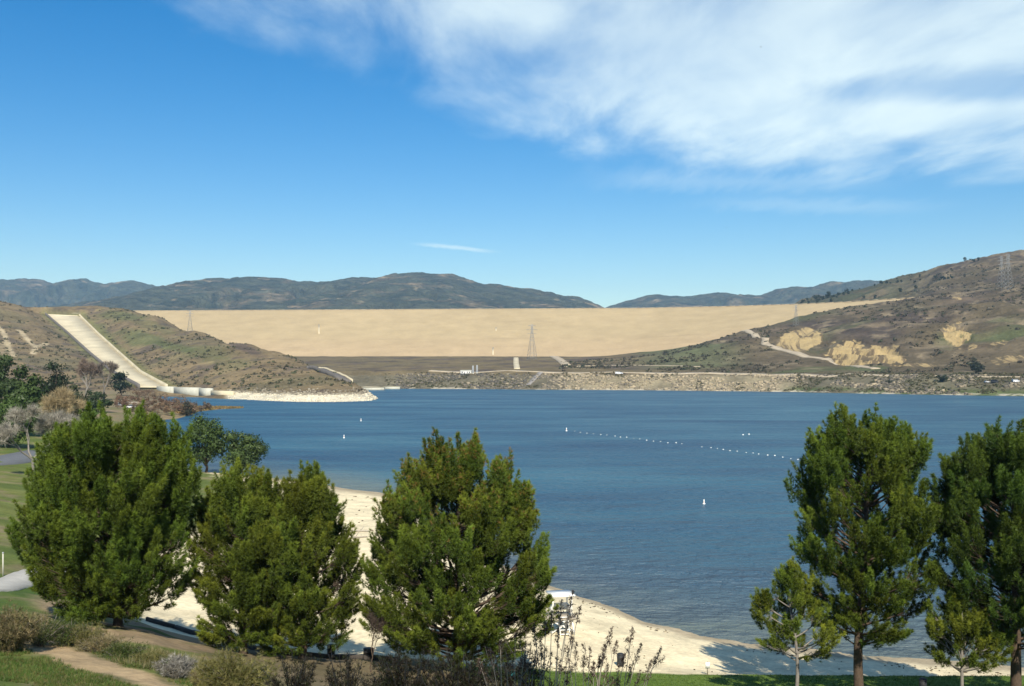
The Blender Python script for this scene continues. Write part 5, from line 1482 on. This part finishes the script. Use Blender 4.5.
# ------------------------------------------------------------------ pylons
def pylon(px, D, T, ytop, label, k_=1.0):
    g, H = on(px, ytop, D, T)
    root = thing('power_pylon', label, 'pylon', g, R(20))
    m = MB(); wb, wt = H * 0.11, H * 0.022
    def wz(z): return wb + (wt - wb) * min(1, z / (H * 0.75)) if z < H * 0.75 else wt
    rt = (0.09 + 0.0009 * H * 2) * k_
    for sx in (-1, 1):
        for sy in (-1, 1):
            m.tube(np.array([(sx * wz(z), sy * wz(z), z) for z in (-1, H * 0.75, H * 0.97)]), rt, 4)
    zs = np.linspace(0, H * 0.92, 9)
    for a, b in zip(zs[:-1], zs[1:]):
        for ax in range(4):
            c, s = [(1, 0), (0, 1), (-1, 0), (0, -1)][ax]
            def pt(u, z): return (c * wz(z) - s * u * wz(z), s * wz(z) + c * u * wz(z), z)
            m.tube(np.array([pt(-1, a), pt(1, b)]), rt * 0.6, 3, False); m.tube(np.array([pt(1, a), pt(-1, b)]), rt * 0.6, 3, False)
    m.build('lattice_mast', M['steel'], root)
    for k, z in enumerate((0.70, 0.81, 0.92)):
        m = MB(); L = H * (0.15, 0.17, 0.12)[k]
        m.tube(np.array([(-L, 0, z * H), (0, 0, z * H + 0.6), (L, 0, z * H)]), rt * 0.8, 4); m.tube(np.array([(-L, 0, z * H), (0, 0, z * H + H * 0.035), (L, 0, z * H)]), rt * 0.6, 3)
        m.build('crossarm', M['steel'], root)
pylon(1001.5, 1440, B, 255, 'grey lattice pylon on the right hill, left one of the pair', 1.15)
pylon(1008, 1400, B, 252.5, 'grey lattice pylon on the right hill, right one of the pair', 1.15)
pylon(796, 1370, B, 304, 'faint lattice pylon before the right end of the dam')
pylon(532, 1400, B, 323, 'lattice pylon standing before the middle of the dam face')
pylon(190, 1190, C, 309.5, 'faint lattice pylon on the crest of the left hill')

# ------------------------------------------------------------------ vehicles and a hut
def car(label, loc, rz, paint, van=False, L=4.5, Wd=1.8, H=1.5):
    root = thing('van' if van else 'parked_car', label, 'van' if van else 'car', loc, rz)
    h0 = 0.35
    if van: prof = [(-L / 2, h0), (-L / 2, H * 0.95), (-L / 2 + 0.2, H), (L / 2 - 1.5, H), (L / 2 - 0.85, H * 0.58), (L / 2 - 0.05, H * 0.5), (L / 2, h0)]
    else: prof = [(-L / 2, h0), (-L / 2, 0.85), (-L / 2 + 0.6, 0.95), (-L / 2 + 1.1, H), (L / 2 - 1.9, H), (L / 2 - 1.15, 0.95), (L / 2 - 0.1, 0.78), (L / 2, h0)]
    n = len(prof); v = [(x, -Wd / 2, z) for x, z in prof] + [(x, Wd / 2, z) for x, z in prof]
    m = MB(); m.add(v, [(i, (i + 1) % n, n + (i + 1) % n, n + i) for i in range(n)])
    cx = (0, 0, (H + h0) / 2)
    for s in (0, 1):
        ys = Wd / 2 * (1 if s else -1); c = m.n; m.v.append(np.array([(0, ys, 0.7)])); m.n += 1
        m.f3.append(np.array([(s * n + i, s * n + (i + 1) % n, c) for i in range(n)]))
    m.build('body', M[paint], root)
    for s in (-1, 1):
        m = MB(); m.box((L * 0.02 if not van else L * 0.22, s * (Wd / 2 + 0.01), H * 0.78), (L * 0.42 if not van else L * 0.2, 0.02, H * 0.24)); m.build('side_window', M['glass'], root)
        for fx in (-1, 1):
            m = MB(); th = np.linspace(0, 2 * math.pi, 13)[:-1]
            m.tube(np.array([(fx * L * 0.31, s * (Wd / 2 - 0.18), 0.33), (fx * L * 0.31, s * (Wd / 2 + 0.03), 0.33)]), 0.33, 12); m.build('wheel', M['tyre'], root)
car('white van parked by the low green tree in the far left park', A.at(94.5, 445), 1.1, 'carwhite', True, 5.4, 2.0, 2.3)
car('pale car parked on the far left park road near the shore', A.at(131, 452), 0.1, 'carwhite')
car('grey car parked on the far left park road behind the van', A.at(121, 470), 0.2, 'cargrey')
car('small white van driving on the shore road below the dam', np.array(B.at(619, 1042)) + (0, 0, 0.6), 0.05, 'carwhite', True, 8.0, 2.3, 2.6)
car('white car parked left of the dark round tree on the far right shore', np.array(B.at(987, 812)) + (0, 0, 0.3), 0.2, 'carwhite')
car('dark van parked on the far right shore between two cars', np.array(B.at(995, 808)) + (0, 0, 0.3), 0.1, 'cardark', True, 6.0, 2.2, 2.4)
car('pale van parked at the far right shore near the right edge', np.array(B.at(1016, 800)) + (0, 0, 0.3), 0.1, 'carwhite', True, 6.0, 2.2, 2.4)

def hut():
    g = np.array(B.at(466, 1120))
    root = thing('shore_hut', 'low white hut beside the road on the far bank below the dam', 'hut', g)
    m = MB(); m.box((0, 0, 1.7), (12, 5, 3.4)); m.build('wall', M['white'], root)
    m = MB(); m.add([(-6.4, -3, 3.4), (6.4, -3, 3.4), (6.4, 3, 3.4), (-6.4, 3, 3.4), (-6.4, 0, 4.6), (6.4, 0, 4.6)], [(0, 1, 5, 4), (2, 3, 4, 5)]); m.add([(-6.4, -3, 3.4), (-6.4, 3, 3.4), (-6.4, 0, 4.6), (6.4, -3, 3.4), (6.4, 3, 3.4), (6.4, 0, 4.6)], [(0, 1, 2), (3, 5, 4)]); m.build('roof', M['whitecon'], root)
    m = MB(); m.box((-1.5, -2.53, 1.2), (1.1, 0.06, 2.2)); m.build('door', M['darkcon'], root)
    for x in (-4, 1.5, 4): m = MB(); m.box((x, -2.53, 2.0), (1.3, 0.06, 1.1)); m.build('window', M['glass'], root)
    for px, lab in ((473, 'grey surge tank standing left of two beside the white hut'), (477, 'grey surge tank standing right of two beside the white hut')):
        r2 = thing('surge_tank', lab, 'tank', np.array(B.at(px, 1118)))
        m = MB(); m.lathe([(1.1, -0.3), (1.1, 8.2), (0.8, 8.9), (0, 9.1)], n=12); m.build('shell', M['steel'], r2)
        m = MB(); m.lathe([(1.5, -0.3), (1.5, 0.5), (1.1, 0.6)], n=12); m.build('footing', M['whitecon'], r2)
hut()

# ------------------------------------------------------------------ birds
def bird(px, py, D, s, rz, label):
    b = [(0, 0.45, 0), (0.05, 0.28, 0.03), (0, 0.3, 0.07), (-0.05, 0.28, 0.03), (0, 0.28, -0.03),
         (0.09, 0, 0), (0, 0, 0.09), (-0.09, 0, 0), (0, 0, -0.09), (0.05, -0.3, 0), (0, -0.3, 0.03), (-0.05, -0.3, 0), (0, -0.3, -0.02), (0.12, -0.55, 0), (-0.12, -0.55, 0)]
    f3 = [(0, 1, 2), (0, 2, 3), (0, 3, 4), (0, 4, 1), (9, 13, 10), (10, 13, 14), (10, 14, 11), (11, 14, 12), (12, 14, 13), (12, 13, 9)]
    f4 = [(1, 5, 6, 2), (2, 6, 7, 3), (3, 7, 8, 4), (4, 8, 5, 1), (5, 9, 10, 6), (6, 10, 11, 7), (7, 11, 12, 8), (8, 12, 9, 5)]
    n = len(b)
    for sx in (1, -1):
        k = len(b)
        b += [(sx * 0.06, 0.16, 0.03), (sx * 0.06, -0.14, 0.02), (sx * 0.5, 0.20, 0.24), (sx * 0.5, -0.08, 0.22), (sx * 0.95, -0.02, 0.16), (sx * 0.9, -0.12, 0.15), (sx * 0.5, 0.06, 0.19)]
        f4 += [(k, k + 1, k + 3, k + 2), (k + 2, k + 3, k + 5, k + 4), (k, k + 2, k + 6, k + 1)]
        f3 += [(k + 2, k + 4, k + 6), (k + 3, k + 6, k + 5)]
    o = mesh_obj('bird', np.array(b) * s, [np.array(f3), np.array(f4)], M['bird'], loc=P(px, py, D))
    o.rotation_euler = (0.15, 0.2, rz)
    tag(o, label, 'bird')
bird(761, 47, 300, 0.55, 0.7, 'small dark bird flying high against the white cloud')
bird(727, 228, 320, 0.6, -0.5, 'small dark bird flying low in the blue sky above the dam')
